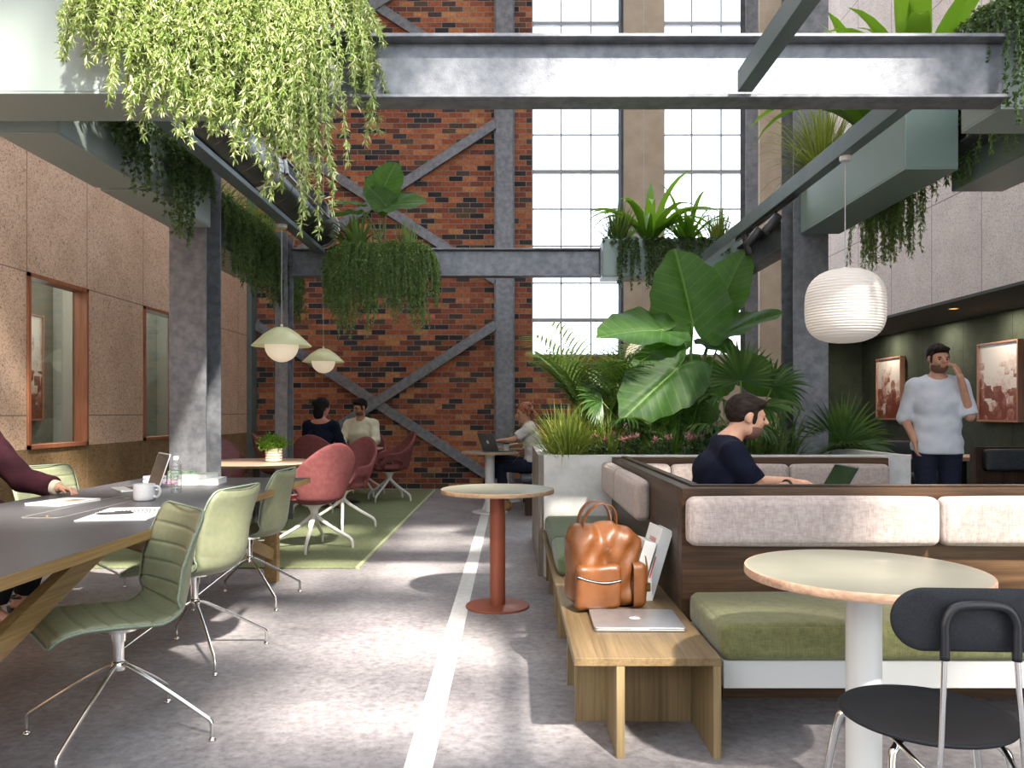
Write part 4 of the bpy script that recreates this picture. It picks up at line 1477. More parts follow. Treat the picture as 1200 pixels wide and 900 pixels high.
trailing('bright yellow-green willowy plant pouring over the front planter', 'plant', (-1.45, 3.83, 3.2), anc, (.040, .0098), M['lf_willow'], nodes=.0125, per=3, g=.2, wob=.085, stem=.0018, spread=.95)


def ivy_face(label, x, y0, y1, ztop, drop, n, face='x', out=1, leaf=(.034, .03), mat='lf_ivy', g=.4, holes=None, per=2, nodes=.021, reach=.0):
    """ivy falling over the side of a box: side plane at x (or y), shoots spread along the other axis"""
    an = []
    for _ in range(n):
        u = U_(y0, y1)
        L = drop(u) * U_(.3, 1.05)
        if face == 'x': an.append(((x - out * .04, u, ztop), (out * U_(.5, 1.1), RN.gauss(0, .3), U_(0, .35)), L))
        else: an.append(((u, x - out * .04, ztop), (RN.gauss(0, .3), out * U_(.5, 1.1), U_(0, .35)), L))
    c = ((x, (y0 + y1) / 2, ztop - .05) if face == 'x' else ((y0 + y1) / 2, x, ztop - .05))
    return trailing(label, 'plant', c, an, leaf, M[mat], nodes=nodes, per=per, g=g, wob=.06, spread=1.0)


ivy_face('dark ivy hanging over the first pale box behind the big front planter', -2.487, 4.5, 5.38, 3.25, lambda u: .30 + .38 * min(1, (u - 4.45) / .7), 72)
ivy_face('dark ivy hanging over the second pale box by the left column', -2.487, 5.55, 6.45, 3.25, lambda u: .82 if 5.6 < u < 5.95 else .48, 84)
# dark trailing plant beyond the left column
an = []
for _ in range(330):
    u = U_(7.3, 9.75)
    an.append(((-2.72, u, 3.2), (U_(.4, 1.2), RN.gauss(0, .3), U_(.1, .6)), U_(.35, .85) * (1 + .25 * (u - 7.3) / 2.4)))
trailing('dense dark trailing plant in the teal box beyond the left column', 'plant', (-2.68, 8.5, 3.15), an, (.036, .016), M['lf_dark'], nodes=.018, per=3, g=.35, wob=.05)
gl = thing('spider_grass', 'bright green arching grass on top of the box beyond the left column', 'plant', (-2.9, 8.2, 3.17))
lv = Leaves(gl.location)
for _ in range(420):
    lv.blade(V3(U_(-2.95, -2.75), U_(7.4, 9.3), 3.16), V3(U_(-.2, 1.1), RN.gauss(0, .5), U_(.6, 1.4)), U_(.28, .5), .012, 1.5, 6)
lv.build('foliage', M['lf_mid'], gl)

# rear beam: trailing planter in front of the beam
an = []
for _ in range(360):
    x = U_(-1.85, -.97)
    cx = (x + 1.41) / .45
    an.append(((x, U_(8.48, 8.56), 2.99), (RN.gauss(0, .25) + .35 * cx, -U_(.3, 1.0), U_(0, .7)), U_(.3, 1.0) * (.86 + .30 * math.exp(-((x + 1.62) / .13) ** 2) + .26 * math.exp(-((x + 1.08) / .09) ** 2))))
for s in (-1, 1):
    for _ in range(60): an.append(((-1.41 + s * .42, U_(8.5, 8.75), 2.99), (s * U_(.4, 1), U_(-.5, .2), .3), U_(.3, .75)))
trailing('green trailing plant like a curtain in front of the rear beam', 'plant', (-1.4, 8.5, 2.95), an, (.034, .014), M['lf_trail'], nodes=.019, per=3, g=.32, wob=.045)


# ---- big heart-shaped leaves
RHO = [(0, 1.0), (.2, .92), (.5, .77), (.9, .64), (1.35, .56), (1.8, .51), (2.25, .45), (2.6, .39), (2.85, .29), (3.02, .12)]
def heart_leaf(off, B, T, nrm, width=1.0, cup=.12, wave=.03, droop=.14, name='leaf', mat='bigleaf', parent=None):
    B, T = Vector(B) - Vector(off), Vector(T) - Vector(off)
    u = T - B; L = u.length; u.normalize()
    n = Vector(nrm); n = (n - u * n.dot(u)).normalized(); s = u.cross(n)
    nr, nt = 14, 84
    ph = U_(0, 6)
    vs, uv = [tuple(B)], [(0.0, 1.0)]
    for i in range(1, nr + 1):
        q = i / nr
        for j in range(nt + 1):
            th = -3.02 + 6.04 * j / nt
            rho = interp(RHO, abs(th)) * (1 + .02 * math.sin(17 * th + ph) * q)
            x = math.cos(th) * rho * q; y = math.sin(th) * rho * q
            z = cup * abs(y) ** 1.3 - droop * x * abs(x) + wave * q * q * math.sin(8 * th + ph) - .03 * max(0, 1 - abs(y) / .06)
            vs.append(tuple(B + (u * x + s * y * width + n * z) * L)); uv.append((x, 1.0 + y))
    fs = []
    for j in range(nt): fs.append((0, 1 + j, 2 + j))
    for i in range(nr - 1):
        for j in range(nt):
            a = 1 + i * (nt + 1) + j
            fs.append((a, a + nt + 1, a + nt + 2, a + 1))
    me = bpy.data.meshes.new(name); me.from_pydata(vs, [], fs); me.materials.append(M[mat])
    ul = me.uv_layers.new(name='leaf')
    ul.data.foreach_set('uv', [c for lp in me.loops for c in uv[lp.vertex_index]])
    me.polygons.foreach_set('use_smooth', [True] * len(me.polygons)); me.update()
    o = bpy.data.objects.new(name, me); COL.objects.link(o)
    if parent is not None: o.parent = parent
    return o


def alocasia(label, root, leaves, name='elephant_ear'):
    t = thing(name, label, 'plant', root)
    for (bx, by, bd), (tx, ty, td), nrm, w, pr in leaves:
        B, T = at(bx, by, bd), at(tx, ty, td)
        heart_leaf(root, B, T, nrm, w, parent=t)
        r = Vector(root) + Vector((U_(-.06, .06), U_(-.06, .06), 0))
        mid = r.lerp(B, .55) + Vector((0, 0, .12 * (B - r).length))
        MB(-Vector(root)).tube(smooth_path([r, mid, B], 6), [.014 * pr] * 5 + [.011 * pr] * 4 + [.008 * pr] * 4, 8).build('stem', M['stem'], t, smooth=True)
    return t


alocasia('giant elephant ear plant rising from the middle of the concrete planter', (1.52, 6.85, .80), [
    ((812, 378, 6.7), (793, 287, 6.75), (-.1, -1, .25), .92, 1.2),
    ((846, 352, 6.95), (872, 288, 6.9), (-.5, -.8, .2), .8, 1),
    ((776, 386, 6.5), (701, 383, 6.3), (-.1, -.62, .8), .95, 1),
    ((793, 432, 6.3), (729, 488, 6.1), (-.1, -1, .4), .88, 1.1),
    ((796, 418, 6.9), (746, 446, 6.8), (.0, -.9, .6), .9, .9),
    ((846, 392, 6.9), (913, 358, 6.7), (.2, -.55, .9), .75, 1),
    ((830, 400, 6.9), (868, 412, 6.7), (0, -.5, 1), .95, .9),
    ((872, 432, 7.1), (918, 462, 6.95), (.1, -.9, .5), .95, .9),
    ((838, 440, 7.0), (800, 470, 6.9), (-.1, -.9, .5), 1.0, .9),
    ((815, 470, 6.6), (772, 500, 6.4), (.1, -.9, .5), 1.0, .9),
])
alocasia('young elephant ear leaves standing in the planter on the rear beam', (-1.42, 8.66, 2.93), [
    ((447, 226, 8.6), (462, 186, 8.65), (-.2, -1, .3), 1.0, .7),
    ((452, 240, 8.5), (432, 216, 8.5), (.1, -1, .4), 1.0, .7),
    ((458, 240, 8.5), (500, 232, 8.4), (.0, -.7, .8), .95, .7),
    ((420, 240, 8.55), (385, 234, 8.45), (.1, -.4, 1), .6, .6),
    ((418, 250, 8.5), (384, 250, 8.4), (.1, -.5, 1), .6, .6),
])


# ---- strap-leaved plants
def strap_plant(label, root, n, L, W, mat, bend=(.7, 1.5), lean=.9, name='dracaena', tilt=None, nseg=9, base=.05):
    t = thing(name, label, 'plant', root)
    r = Vector(root)
    lv = Leaves(root)
    for k in range(n):
        a = 2 * PI * k / n * 2.4 + U_(-.3, .3)
        e = U_(.25, lean)
        d = V3(math.cos(a) * e, math.sin(a) * e, U_(.7, 1.2))
        if tilt is not None: d = d + Vector(tilt)
        lv.blade(r + V3(math.cos(a) * base, math.sin(a) * base, U_(0, .05)), d, U_(*L), U_(*W), U_(*bend), nseg, fold=.2)
    lv.build('foliage', mat, t, smooth=True)
    return t


def tuft(label, root, n, L, W, mat, lean=1.0, bend=(.8, 1.8), rad=.06, name='grass_clump', nseg=6):
    t = thing(name, label, 'plant', root); r = Vector(root); lv = Leaves(root)
    for _ in range(n):
        a = U_(0, 2 * PI); e = abs(RN.gauss(0, .5)) * lean; q = U_(0, rad)
        lv.blade(r + V3(math.cos(a) * q, math.sin(a) * q, U_(-.02, .02)), V3(math.cos(a) * e, math.sin(a) * e, 1), U_(*L), U_(*W), U_(*bend), nseg)
    lv.build('foliage', mat, t)
    return t


tuft('low leafy tuft beside the young elephant ears on the rear beam', (-1.68, 8.62, 2.95), 46, (.28, .52), (.045, .075), M['lf_mid'], 1.0, rad=.1, name='leafy_tuft')
tuft('wispy upright shoots at the right end of the rear beam planter', (-1.13, 8.62, 2.97), 90, (.14, .36), (.008, .014), M['lf_trail'], .5, (.1, .5), .12)
# planter on the right end of the rear beam
strap_plant('broad-leaved dracaena in the teal planter above the big leaf, tallest in the box', (1.55, 9.0, 3.12), 26, (.6, 1.0), (.09, .13), M['lf_bright'], (1.2, 2.6), .95)
strap_plant('smaller strap-leaved plant right of the tall dracaena in the teal planter', (1.97, 9.02, 3.11), 34, (.45, .8), (.045, .075), M['lf_bright'], (1.0, 2.4), .9)
tuft('spiky dark grass at the left end of the teal planter', (1.19, 8.98, 3.12), 240, (.25, .5), (.012, .018), M['lf_mid'], 1.0, (.3, .9), .1)
tuft('fine spiky grass at the right end of the teal planter', (2.33, 9.0, 3.12), 190, (.25, .48), (.008, .013), M['lf_grass'], .8, (.2, .7), .09)
an = []
for _ in range(130):
    x = RN.choice((RN.gauss(1.3, .1), RN.gauss(1.6, .12), RN.gauss(2.0, .2), U_(1.03, 2.58))); x = min(2.58, max(1.03, x)); L = U_(.1, .66) * (1.0 if 1.15 < x < 1.8 else .45)
    an.append(((x, 8.9, 3.15), (RN.gauss(0, .3), -U_(.4, 1), U_(0, .4)), L))
trailing('ivy hanging over the teal planter at the right end of the rear beam', 'plant', (1.7, 8.85, 3.1), an, (.04, .026), M['lf_ivy'], nodes=.022, per=3, g=.38, wob=.05, spread=1.0)
# long box behind the lantern
for k, (px, py, d) in enumerate(((1010, 30, 5.5), (1120, 40, 5.25))):
    strap_plant(['broad glossy leaves above the front beam, left clump', 'tall broad glossy leaves above the front beam, right clump'][k], (2.62 + .05 * k, 5.75 - .5 * k, 3.2), 26 + 6 * k, (.6, 1.05), (.12, .18), M['lf_bright'], (1.0, 2.2), .9 - .1 * k, tilt=(-.15 + .2 * k, -.15, .15))
t = tuft('fountain of fine grass at the far end of the long teal box', (2.62, 6.7, 3.2), 330, (.4, .75), (.009, .014), M['lf_grass'], 1.2, (.8, 1.9), .12)
an = []
for _ in range(150):
    u = U_(5.9, 6.9)
    an.append(((2.85, u, 3.27), (U_(.5, 1.2), RN.gauss(0, .4), U_(0, .5)), U_(.45, 1.0)))
for _ in range(70):
    u = U_(5.2, 5.9)
    an.append(((2.85, u, 3.27), (U_(.4, 1.0), RN.gauss(0, .4), U_(0, .4)), U_(.2, .62)))
trailing('feathery dark shoots hanging behind the long teal box', 'plant', (2.9, 6.1, 3.2), an, (.04, .008), M['lf_trail'], nodes=.016, per=3, g=.3, wob=.07, spread=.7)
an = []
for _ in range(210):
    x = U_(2.43, 3.2)
    an.append(((x, 3.96, 3.26), (RN.gauss(0, .3), -U_(.4, 1), U_(0, .4)), U_(.1, .5) * (1.0 if x < 2.6 else .9)))
for _ in range(60):
    an.append(((2.43, U_(3.96, 4.2), 3.26), (-U_(.4, 1.0), RN.gauss(0, .3), U_(0, .4)), U_(.1, .42)))
for _ in range(9): an.append(((U_(2.44, 2.62), 3.95, 3.26), (RN.gauss(0, .2), -.6, .2), U_(.55, .75)))
trailing('dark ivy over the pale box at the top right corner', 'plant', (2.8, 3.95, 3.2), an, (.026, .02), M['lf_ivy'], nodes=.014, per=3, g=.4, wob=.06, spread=1.0)
an = [((3.09, U_(4.75, 5.0), 3.27), (-U_(.2, .5), RN.gauss(0, .3), .2), U_(.3, .62)) for _ in range(30)]
trailing('thin trailing shoots on the teal box at the right edge', 'plant', (3.03, 5.0, 3.2), an, (.034, .008), M['lf_trail'], nodes=.018, per=3, g=.3, wob=.07, spread=.7)


# ---- fan palms and feather palms
def fan_leaf(lv, c, d, nrm, r, n=26, spread=3.6, droop=.6, w=.03):
    d = d.normalized(); nrm = (nrm - d * nrm.dot(d)).normalized(); s = d.cross(nrm)
    for k in range(n):
        a = -spread / 2 + spread * k / (n - 1)
        dd = d * math.cos(a) + s * math.sin(a)
        L = r * (1 - .12 * abs(a) / (spread / 2)) * U_(.93, 1.03)
        lv.blade(c, dd, L, w, droop * U_(.7, 1.3), 7, up=nrm, prof=lambda t: (.25 + .75 * min(1, t / .45)) * (1 - max(0, (t - .5) / .5) ** 1.5) + .02, fold=.35)


def fan_palm(label, root, fans, n=26, w=.03):
    t = thing('fan_palm', label, 'plant', root)
    lv = Leaves(root); b = MB(-Vector(root))
    for c, d, nrm, r, dr in fans:
        c = Vector(c); fan_leaf(lv, c, Vector(d), Vector(nrm), r, n, droop=dr, w=w)
        rt = Vector(root) + V3(U_(-.04, .04), U_(-.04, .04), 0)
        b.tube(smooth_path([rt, rt.lerp(c, .5) + V3(0, 0, .06), c], 5), .006, 6)
    lv.build('foliage', M['lf_palm'], t)
    b.build('stems', M['stem'], t, smooth=True)
    return t


fan_palm('fan palm in the planter behind the seated man', (1.85, 6.35, .80), [
    (at(868, 446, 6.5), (-.05, -.1, 1), (-.25, -1, .1), .36, .15),
    (at(848, 470, 6.25), (-.4, -.6, .3), (-.2, -.7, .8), .34, 1.3),
    (at(893, 478, 6.2), (.5, -.5, .2), (.2, -.7, .8), .36, 1.3),
    (at(905, 455, 6.6), (.8, -.2, .5), (.1, -.8, .6), .34, .9),
    (at(820, 462, 6.5), (-.8, -.2, .5), (-.1, -.8, .6), .32, .9),
    (at(880, 500, 6.1), (.2, -.8, .1), (.1, -.6, .8), .3, 1.4),
    (at(832, 500, 6.15), (-.3, -.7, .2), (-.1, -.6, .8), .3, 1.3),
])
fan_palm('small fan palm at the left of the elephant ear', (1.05, 6.5, .80), [
    (at(722, 448, 6.5), (-.2, -.3, 1), (-.2, -1, .2), .3, .4),
    (at(745, 470, 6.4), (.5, -.5, .6), (.1, -.8, .5), .28, .9),
    (at(705, 470, 6.35), (-.7, -.4, .5), (-.1, -.8, .6), .28, .9),
    (at(735, 495, 6.2), (0, -.8, .4), (0, -.7, .8), .26, 1.2),
])
fan_palm('spiky fan palm standing right of the broad right column', (2.85, 7.25, .82), [
    (at(985, 520, 7.0), (.15, -.15, 1), (.1, -1, .2), .48, .3),
    (at(990, 518, 6.95), (.7, -.2, .7), (.1, -1, .4), .42, .6),
    (at(980, 522, 7.1), (-.1, .2, 1), (-.2, -1, .2), .42, .4),
    (at(1000, 524, 6.9), (.9, -.4, .3), (.1, -.7, .8), .36, .8),
    (at(985, 526, 6.9), (.1, -.8, .5), (.1, -.7, .8), .3, .9),
], 30, .022)


def feather_palm(label, root, n, L, mat='lf_mid', lean=.55, name='areca_palm'):
    t = thing(name, label, 'plant', root); r = Vector(root)
    lv = Leaves(root); b = MB(-r)
    for k in range(n):
        a = 2 * PI * k / n * 1.618 + U_(-.3, .3)
        d = V3(math.cos(a) * U_(.05, lean), math.sin(a) * U_(.05, lean), 1).normalized()
        LL = L * U_(.7, 1.05); q = r + V3(math.cos(a) * .03, math.sin(a) * .03, 0); pts = [q.copy()]
        ns = 26
        for i in range(ns):
            tt = i / ns
            q = q + d * (LL / ns); pts.append(q.copy())
            d = (d + V3(math.cos(a) * .02, math.sin(a) * .02, -.05 * (tt * 1.3))).normalized()
            if tt > .22:
                side = d.cross(V3(0, 0, 1)).normalized()
                ll = .30 * L * math.sin(PI * min(1, (tt - .12) / .95)) + .05
                for s in (-1, 1):
                    for o in (0,):
                        lv.blade(q - d * (o * LL / ns), side * s * 1.0 + d * .75 + V3(0, 0, .18), ll * U_(.85, 1.15), .020, .7, 4)
        b.tube(pts, [.008 * (1 - .7 * i / ns) for i in range(ns + 1)], 5, cap=False)
    lv.build('foliage', M[mat], t)
    b.build('stems', M['stem'], t, smooth=True)
    return t


feather_palm('feathery palm at the left of the concrete planter by the window', (.72, 6.62, .80), 26, 1.2, lean=.20)
feather_palm('low feathery palm deep in the planter below the big leaf', (1.42, 6.45, .80), 11, .55, 'lf_palm', .9)
tuft('bright yellow-green grass clump at the left corner of the planter', (.42, 6.12, .82), 430, (.28, .52), (.008, .013), M['lf_grass'], 1.0, (.7, 1.9), .13)
tuft('second bright grass clump just right of the corner grass', (.72, 6.2, .82), 300, (.22, .42), (.008, .013), M['lf_grass'], .9, (.7, 1.9), .12)
tuft('thin dark grass between the flowers and the fan palm', (1.25, 6.25, .82), 240, (.2, .38), (.007, .012), M['lf_mid'], .9, (.6, 1.6), .18)
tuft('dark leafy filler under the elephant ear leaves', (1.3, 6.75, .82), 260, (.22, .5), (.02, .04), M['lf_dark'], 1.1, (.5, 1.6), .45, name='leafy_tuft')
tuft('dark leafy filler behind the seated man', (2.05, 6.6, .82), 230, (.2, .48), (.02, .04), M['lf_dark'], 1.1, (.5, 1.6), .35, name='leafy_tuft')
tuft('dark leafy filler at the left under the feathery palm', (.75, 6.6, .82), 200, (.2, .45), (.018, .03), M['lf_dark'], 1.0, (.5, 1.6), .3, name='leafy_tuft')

# ---- little flowering shrubs along the planter front
def flower_shrub(label, root):
    t = thing('flowering_shrub', label, 'plant', root); r = Vector(root)
    lv = Leaves(root); b = MB(-r); tops = []
    for k in range(4):
        a = U_(0, 6.3); p = strand_path(r + V3(math.cos(a) * .03, math.sin(a) * .03, 0), V3(math.cos(a) * .35, math.sin(a) * .35, 1), U_(.14, .23), .0, .06, .02)
        b.tube(p, .0025, 4, cap=False); tops.append(p[-1])
        for q in p:
            for _ in range(9): lv.leaf(q, rvec(1) + V3(0, 0, .4), U_(.03, .048), .014)
    lv.build('foliage', M['lf_ivy'], t)
    b.build('stems', M['stem_brown'], t)
    for q in tops[:2]:
        pl_ = Leaves(root)
        for _ in range(34): pl_.leaf(q + rvec(.008), rvec(1) + V3(0, 0, 1.0), U_(.02, .034), .010)
        pl_.build('flower', M['pink'], t, kind=None)
    return t


shr = flower_shrub('flowering shrub with pink heads, leftmost along the planter front', (.62, 6.03, .82))
names = ['second', 'third', 'fourth', 'fifth', 'sixth', 'seventh', 'eighth']
for k in range(7):
    dup(shr, (.62 + .125 * (k + 1), 6.02 + .05 * (k % 2), .82 + .012 * ((k * 5) % 3)), k * 1.3, 'flowering shrub with pink heads, %s from the left along the planter front' % names[k], 'pink flowering shrubs in the concrete planter')
shr['group'] = 'pink flowering shrubs in the concrete planter'

# ---- potted plant on the round table
pp = thing('potted_plant', 'little green plant in a ribbed white pot on the round table', 'plant', (-2.31, 7.72, .741))
prof = [(.06, 0)]
for k in range(5):
    z = .004 + k * .026
    prof += [(.076, z), (.081, z + .006), (.081, z + .015), (.076, z + .021), (.072, z + .0235)]
prof += [(.07, .134), (.066, .134), (.064, .10), (0, .10)]
MB().lathe(prof, 40).build('pot', M['cream'], pp, smooth=True)
lv = Leaves()
for _ in range(120):
    p = strand_path(V3(RN.gauss(0, .025), RN.gauss(0, .025), .10), V3(RN.gauss(0, .7), RN.gauss(0, .7), 1), U_(.07, .19), .03, .1, .02)
    for q in p[1:]:
        for _ in range(5): lv.leaf(q, rvec(1) + V3(0, 0, .5), U_(.02, .034), .013)
lv.build('foliage', M['lf_bright'], pp)
# ------------------------------------------------------------------ people
def XF(f, c, Rm):
    """an implicit shape given in a local frame, placed at c with rotation Rm"""
    c = np.array(c, np.float32); R_ = np.array(Rm.to_3x3(), np.float32)
    return lambda P: f((P - c) @ R_)


def SX(f, sx):
    k = np.array([1 / sx, 1, 1], np.float32)
    return lambda P: f(P * k)


def head_parts(c, yaw=0, pitch=0, roll=0, scale=1.0, jaw=1.0):
    Rm = Euler((math.radians(-pitch), math.radians(roll), math.radians(yaw)), 'ZXY' if False else 'YXZ').to_matrix()
    s = scale
    e = lambda cc, r, R=None: P_ell([q * s for q in cc], [q * s for q in r], R)
    cp = lambda a, b, ra, rb=None: P_cap([q * s for q in a], [q * s for q in b], ra * s, None if rb is None else rb * s)
    skin = U([
        e((0, -.016, .032), (.073, .093, .086)),
        (e((0, .026, -.018), (.062, .068, .090)), .03),
        (e((0, .044, -.076), (.040 * jaw, .038, .034)), .025),
        (cp((-.034, .01, -.066), (.034, .01, -.066), .032), .025),
        (cp((-.032, .078, .022), (.032, .078, .022), .012), .015),
        (cp((0, .092, .018), (0, .113, -.014), .0085, .0125), .010),
        (cp((-.011, .099, -.017), (.011, .099, -.017), .0075), .008),
        (cp((-.038, .064, -.018), (-.030, .072, -.022), .016), .018),
        (cp((.038, .064, -.018), (.030, .072, -.022), .016), .018),
        (e((0, .086, -.046), (.021, .010, .0055)), .006),
        (e((0, .083, -.056), (.018, .010, .0060)), .006),
        (e((.073, -.008, -.004), (.009, .020, .031), Euler((.25, 0, -.35)).to_matrix()), .006),
        (e((-.073, -.008, -.004), (.009, .020, .031), Euler((.25, 0, .35)).to_matrix()), .006),
    ], .02)
    sock = [e((x, .094, .004), (.017, .012, .010)) for x in (-.031, .031)]
    skin = MINUS(skin, sock, .01)
    cap = e((0, -.020, .036), (.080, .101, .093))
    hair_short = CUT(cap, [P_half((0, .080 * s, .060 * s), (0, .80, -1)), P_half((0, 0, -.072 * s), (0, 0, -1))], .008)
    hair_short = U([MINUS(hair_short, [e((x, .006, -.012), (.03, .034, .040)) for x in (-.08, .08)], .008), (e((0, .055, .085), (.060, .040, .026)), .02)], .01)
    side = U([e((x, .026, .005), (.011, .014, .042)) for x in (-.064, .064)], .0)
    beard = U([e((0, .024, -.062), (.0655, .0665, .058)), (cp((-.056, .012, -.03), (-.045, .03, -.06), .014), .012), (cp((.056, .012, -.03), (.045, .03, -.06), .014), .012), (cp((-.026, .078, -.040), (.026, .078, -.040), .0105), .008)], .01)
    beard = CUT(beard, [P_half((0, .05 * s, -.036 * s), (0, -.25, 1)), P_half((0, -.008 * s, 0), (0, -1, 0))], .01)
    beard = MINUS(beard, [e((0, .098, -.049), (.018, .014, .007))], .004)
    place = lambda f: XF(f, c, Rm)
    loc = lambda p: Vector(c) + Rm @ (Vector(p) * s)
    return dict(skin=place(skin), hair=place(U([hair_short, (side, .008)])), beard=place(beard), place=place, loc=loc, R=Rm, cap=place(cap), e=e, cp=cp)


def hand(wrist, d, nrm, side, curl=.5, spread=.12, s=1.0):
    """palm, four fingers and a thumb; d = way the hand points, nrm = out of the back of the hand, side = +1 thumb on the d x nrm side"""
    w = Vector(wrist); d = Vector(d).normalized(); n = Vector(nrm); n = (n - d * n.dot(d)).normalized(); a = d.cross(n) * side
    pr = []
    k0 = w + d * (.085 * s)
    for q in (-.026, -.009, .009, .026):
        pr.append((P_cap(w + a * (q * .55 * s) + d * (.01 * s), k0 + a * (q * s), .0155 * s, .0125 * s), .010))
    lens = ((.027, .064), (.009, .074), (-.009, .069), (-.026, .052))
    for q, L in lens:
        p = k0 + a * (q * s); dd = (d + a * (spread * q / .026)).normalized(); c = curl
        for seg, r in ((.45, .0092), (.32, .0082), (.23, .0072)):
            dd = (dd * math.cos(c) - n * math.sin(c)).normalized()
            p2 = p + dd * (L * seg * s); pr.append((P_cap(p, p2, r * s, r * .9 * s), .003)); p = p2
            c = curl * 1.1
    p = w + a * (.022 * s) + d * (.025 * s)
    dd = (d * .72 + a * .68 - n * .25).normalized()
    for L, r in ((.042, .0125), (.032, .0100), (.024, .0085)):
        p2 = p + dd * (L * s); pr.append((P_cap(p, p2, r * s, r * .92 * s), .005)); p = p2
        dd = (dd + d * .35 - n * .18).normalized()
    return U([(q, k) for q, k in pr], .006)


def nb(J):
    m = (Vector(J['shR']) + Vector(J['shL'])) / 2
    return m.lerp(Vector(J['neck']), .5) + Vector((0, 0, .012))


def body(J, R):
    """skin prims from joints"""
    g = lambda k: np.array(J[k], np.float32)
    tw = 1.42
    def T(a, b, ra, rb): return SX(P_cap((a[0] / tw, a[1], a[2]), (b[0] / tw, b[1], b[2]), ra, rb), tw)
    torso = [T(J['pelvis'], J['waist'], R.get('pelvis', .112), R.get('waist', .095)), (T(J['waist'], J['chest'], R.get('waist', .095), R.get('chest', .112)), .05),
             (P_cap(J['shR'], nb(J), .05, .062), .05), (P_cap(J['shL'], nb(J), .05, .062), .05), (T(J['chest'], (Vector(J['shR']) + Vector(J['shL'])) / 2 - Vector((0, 0, .06)), R.get('chest', .112), .085), .05)]
    arms, legs = [], []
    for s in 'RL':
        arms.append((P_cap(J['sh' + s], J['el' + s], .047, .037), .03)); arms.append((P_cap(J['el' + s], J['wr' + s], .038, .025), .012))
        if 'hip' + s in J:
            legs.append((P_cap(J['hip' + s], J['kn' + s], .082, .054), .03)); legs.append((P_cap(J['kn' + s], J['an' + s], .053, .034), .02))
    neck = [(P_cap(J['neck'], J['skull'], R.get('neck', .054), R.get('neck', .054) * .95), .03)]
    return torso, arms, legs, neck


def figure(label, root, rz, J, R, skinmat, hd, hands, cloth, vox, lo, hi, hair=None, beard=False, extra=None, feet=None):
    t = thing('person', label, 'person', root, rz)
    torso, arms, legs, neck = body(J, R)
    sk = torso + arms + neck + [(hd['skin'], .018)] + [(h, .012) for h in hands]
    if legs: sk = sk + legs
    if feet: sk = sk + [(P_cap(a, b, .036, .026), .02) for a, b in feet]
    sdf_obj('body', U(sk, .03), lo, hi, vox, M[skinmat], t)
    for nm, f, mt, l2, h2, vv in cloth: sdf_obj(nm, f, l2, h2, vv, M[mt], t, 2)
    c = hd['loc']((0, 0, 0))
    hl = [c[i] - .16 for i in range(3)]; hh = [c[i] + .17 for i in range(3)]
    hv = min(vox, .006)
    if hair: sdf_obj('hair', hair[0], [hl[0] - .06, hl[1] - .06, hl[2] - hair[2]], [hh[0] + .06, hh[1] + .06, hh[2]], hv, M[hair[1]], t)
    if beard: sdf_obj('beard', hd['beard'], hl, hh, min(hv, .005), M[beard], t)
    for x in (-.031, .031):
        MB().ball(hd['loc']((x, .083, .003)), .0085, 10, 8).build('eye', M['eye'], t, smooth=True)
        MB().tube([hd['loc']((x - .017, .088, .020)), hd['loc']((x, .0935, .0245)), hd['loc']((x + .017, .088, .020))], [.0028, .0036, .0026], 6).build('eyebrow', M['hair_dark'], t, smooth=True)
    MB().ball(hd['loc']((0, .0935, -.051)), (.019, .005, .0035), 12, 6, hd['R']).build('lips', M['lip'], t, smooth=True)
    return t


def shirt(J, R, infl, mat_sleeve, zlo, neck_c, neck_r, tuck=.03):
    """torso cloth plus sleeves reaching the given fraction down each arm"""
    tw = 1.42
    def T(a, b, ra, rb): return SX(P_cap((a[0] / tw, a[1], a[2]), (b[0] / tw, b[1], b[2]), ra, rb), tw)
    i = infl
    mid = (Vector(J['shR']) + Vector(J['shL'])) / 2 - Vector((0, 0, .06))
    f = [T(J['pelvis'], J['waist'], R.get('pelvis', .112) + i, R.get('waist', .095) + i + .008), (T(J['waist'], J['chest'], R.get('waist', .095) + i + .008, R.get('chest', .112) + i), .05),
         (P_cap(J['shR'], nb(J), .05 + i, .062 + i), .05), (P_cap(J['shL'], nb(J), .05 + i, .062 + i), .05), (T(J['pelvis'], Vector(J['pelvis']) - Vector((0, 0, .10)), R.get('pelvis', .112) + i + .012, R.get('pelvis', .112) + i + .012), .03), (T(J['chest'], mid, R.get('chest', .112) + i, .085 + i), .05)]
    for s in 'RL':
        frac = mat_sleeve[s] if isinstance(mat_sleeve, dict) else mat_sleeve
        a, b, c = Vector(J['sh' + s]), Vector(J['el' + s]), Vector(J['wr' + s])
        if frac <= 1:
            e = a.lerp(b, frac)
            f.append((CUT(P_cap(a, a.lerp(b, frac + .15), .050 + i + .004, .042 + i + .010), [P_half(e, b - a)], .003), .025))
        else:
            f.append((P_cap(a, b, .050 + i + .003, .040 + i + .006), .025))
            e = b.lerp(c, frac - 1)
            f.append((CUT(P_cap(b, b.lerp(c, min(1.2, frac - 1 + .1)), .041 + i + .005, .032 + i + .002), [P_half(e, c - b)], .003), .012))
    sh = U(f, .03)
    wr = lambda P: sh(P) + .0035 * np.sin(P[..., 2] * 55 + 3 * np.sin(P[..., 0] * 17)) * np.sin(P[..., 0] * 26 + P[..., 1] * 21)
    return MINUS(CUT(wr, [P_half((0, 0, zlo), (0, 0, -1))], .004), [P_ell(neck_c, neck_r)], .006)


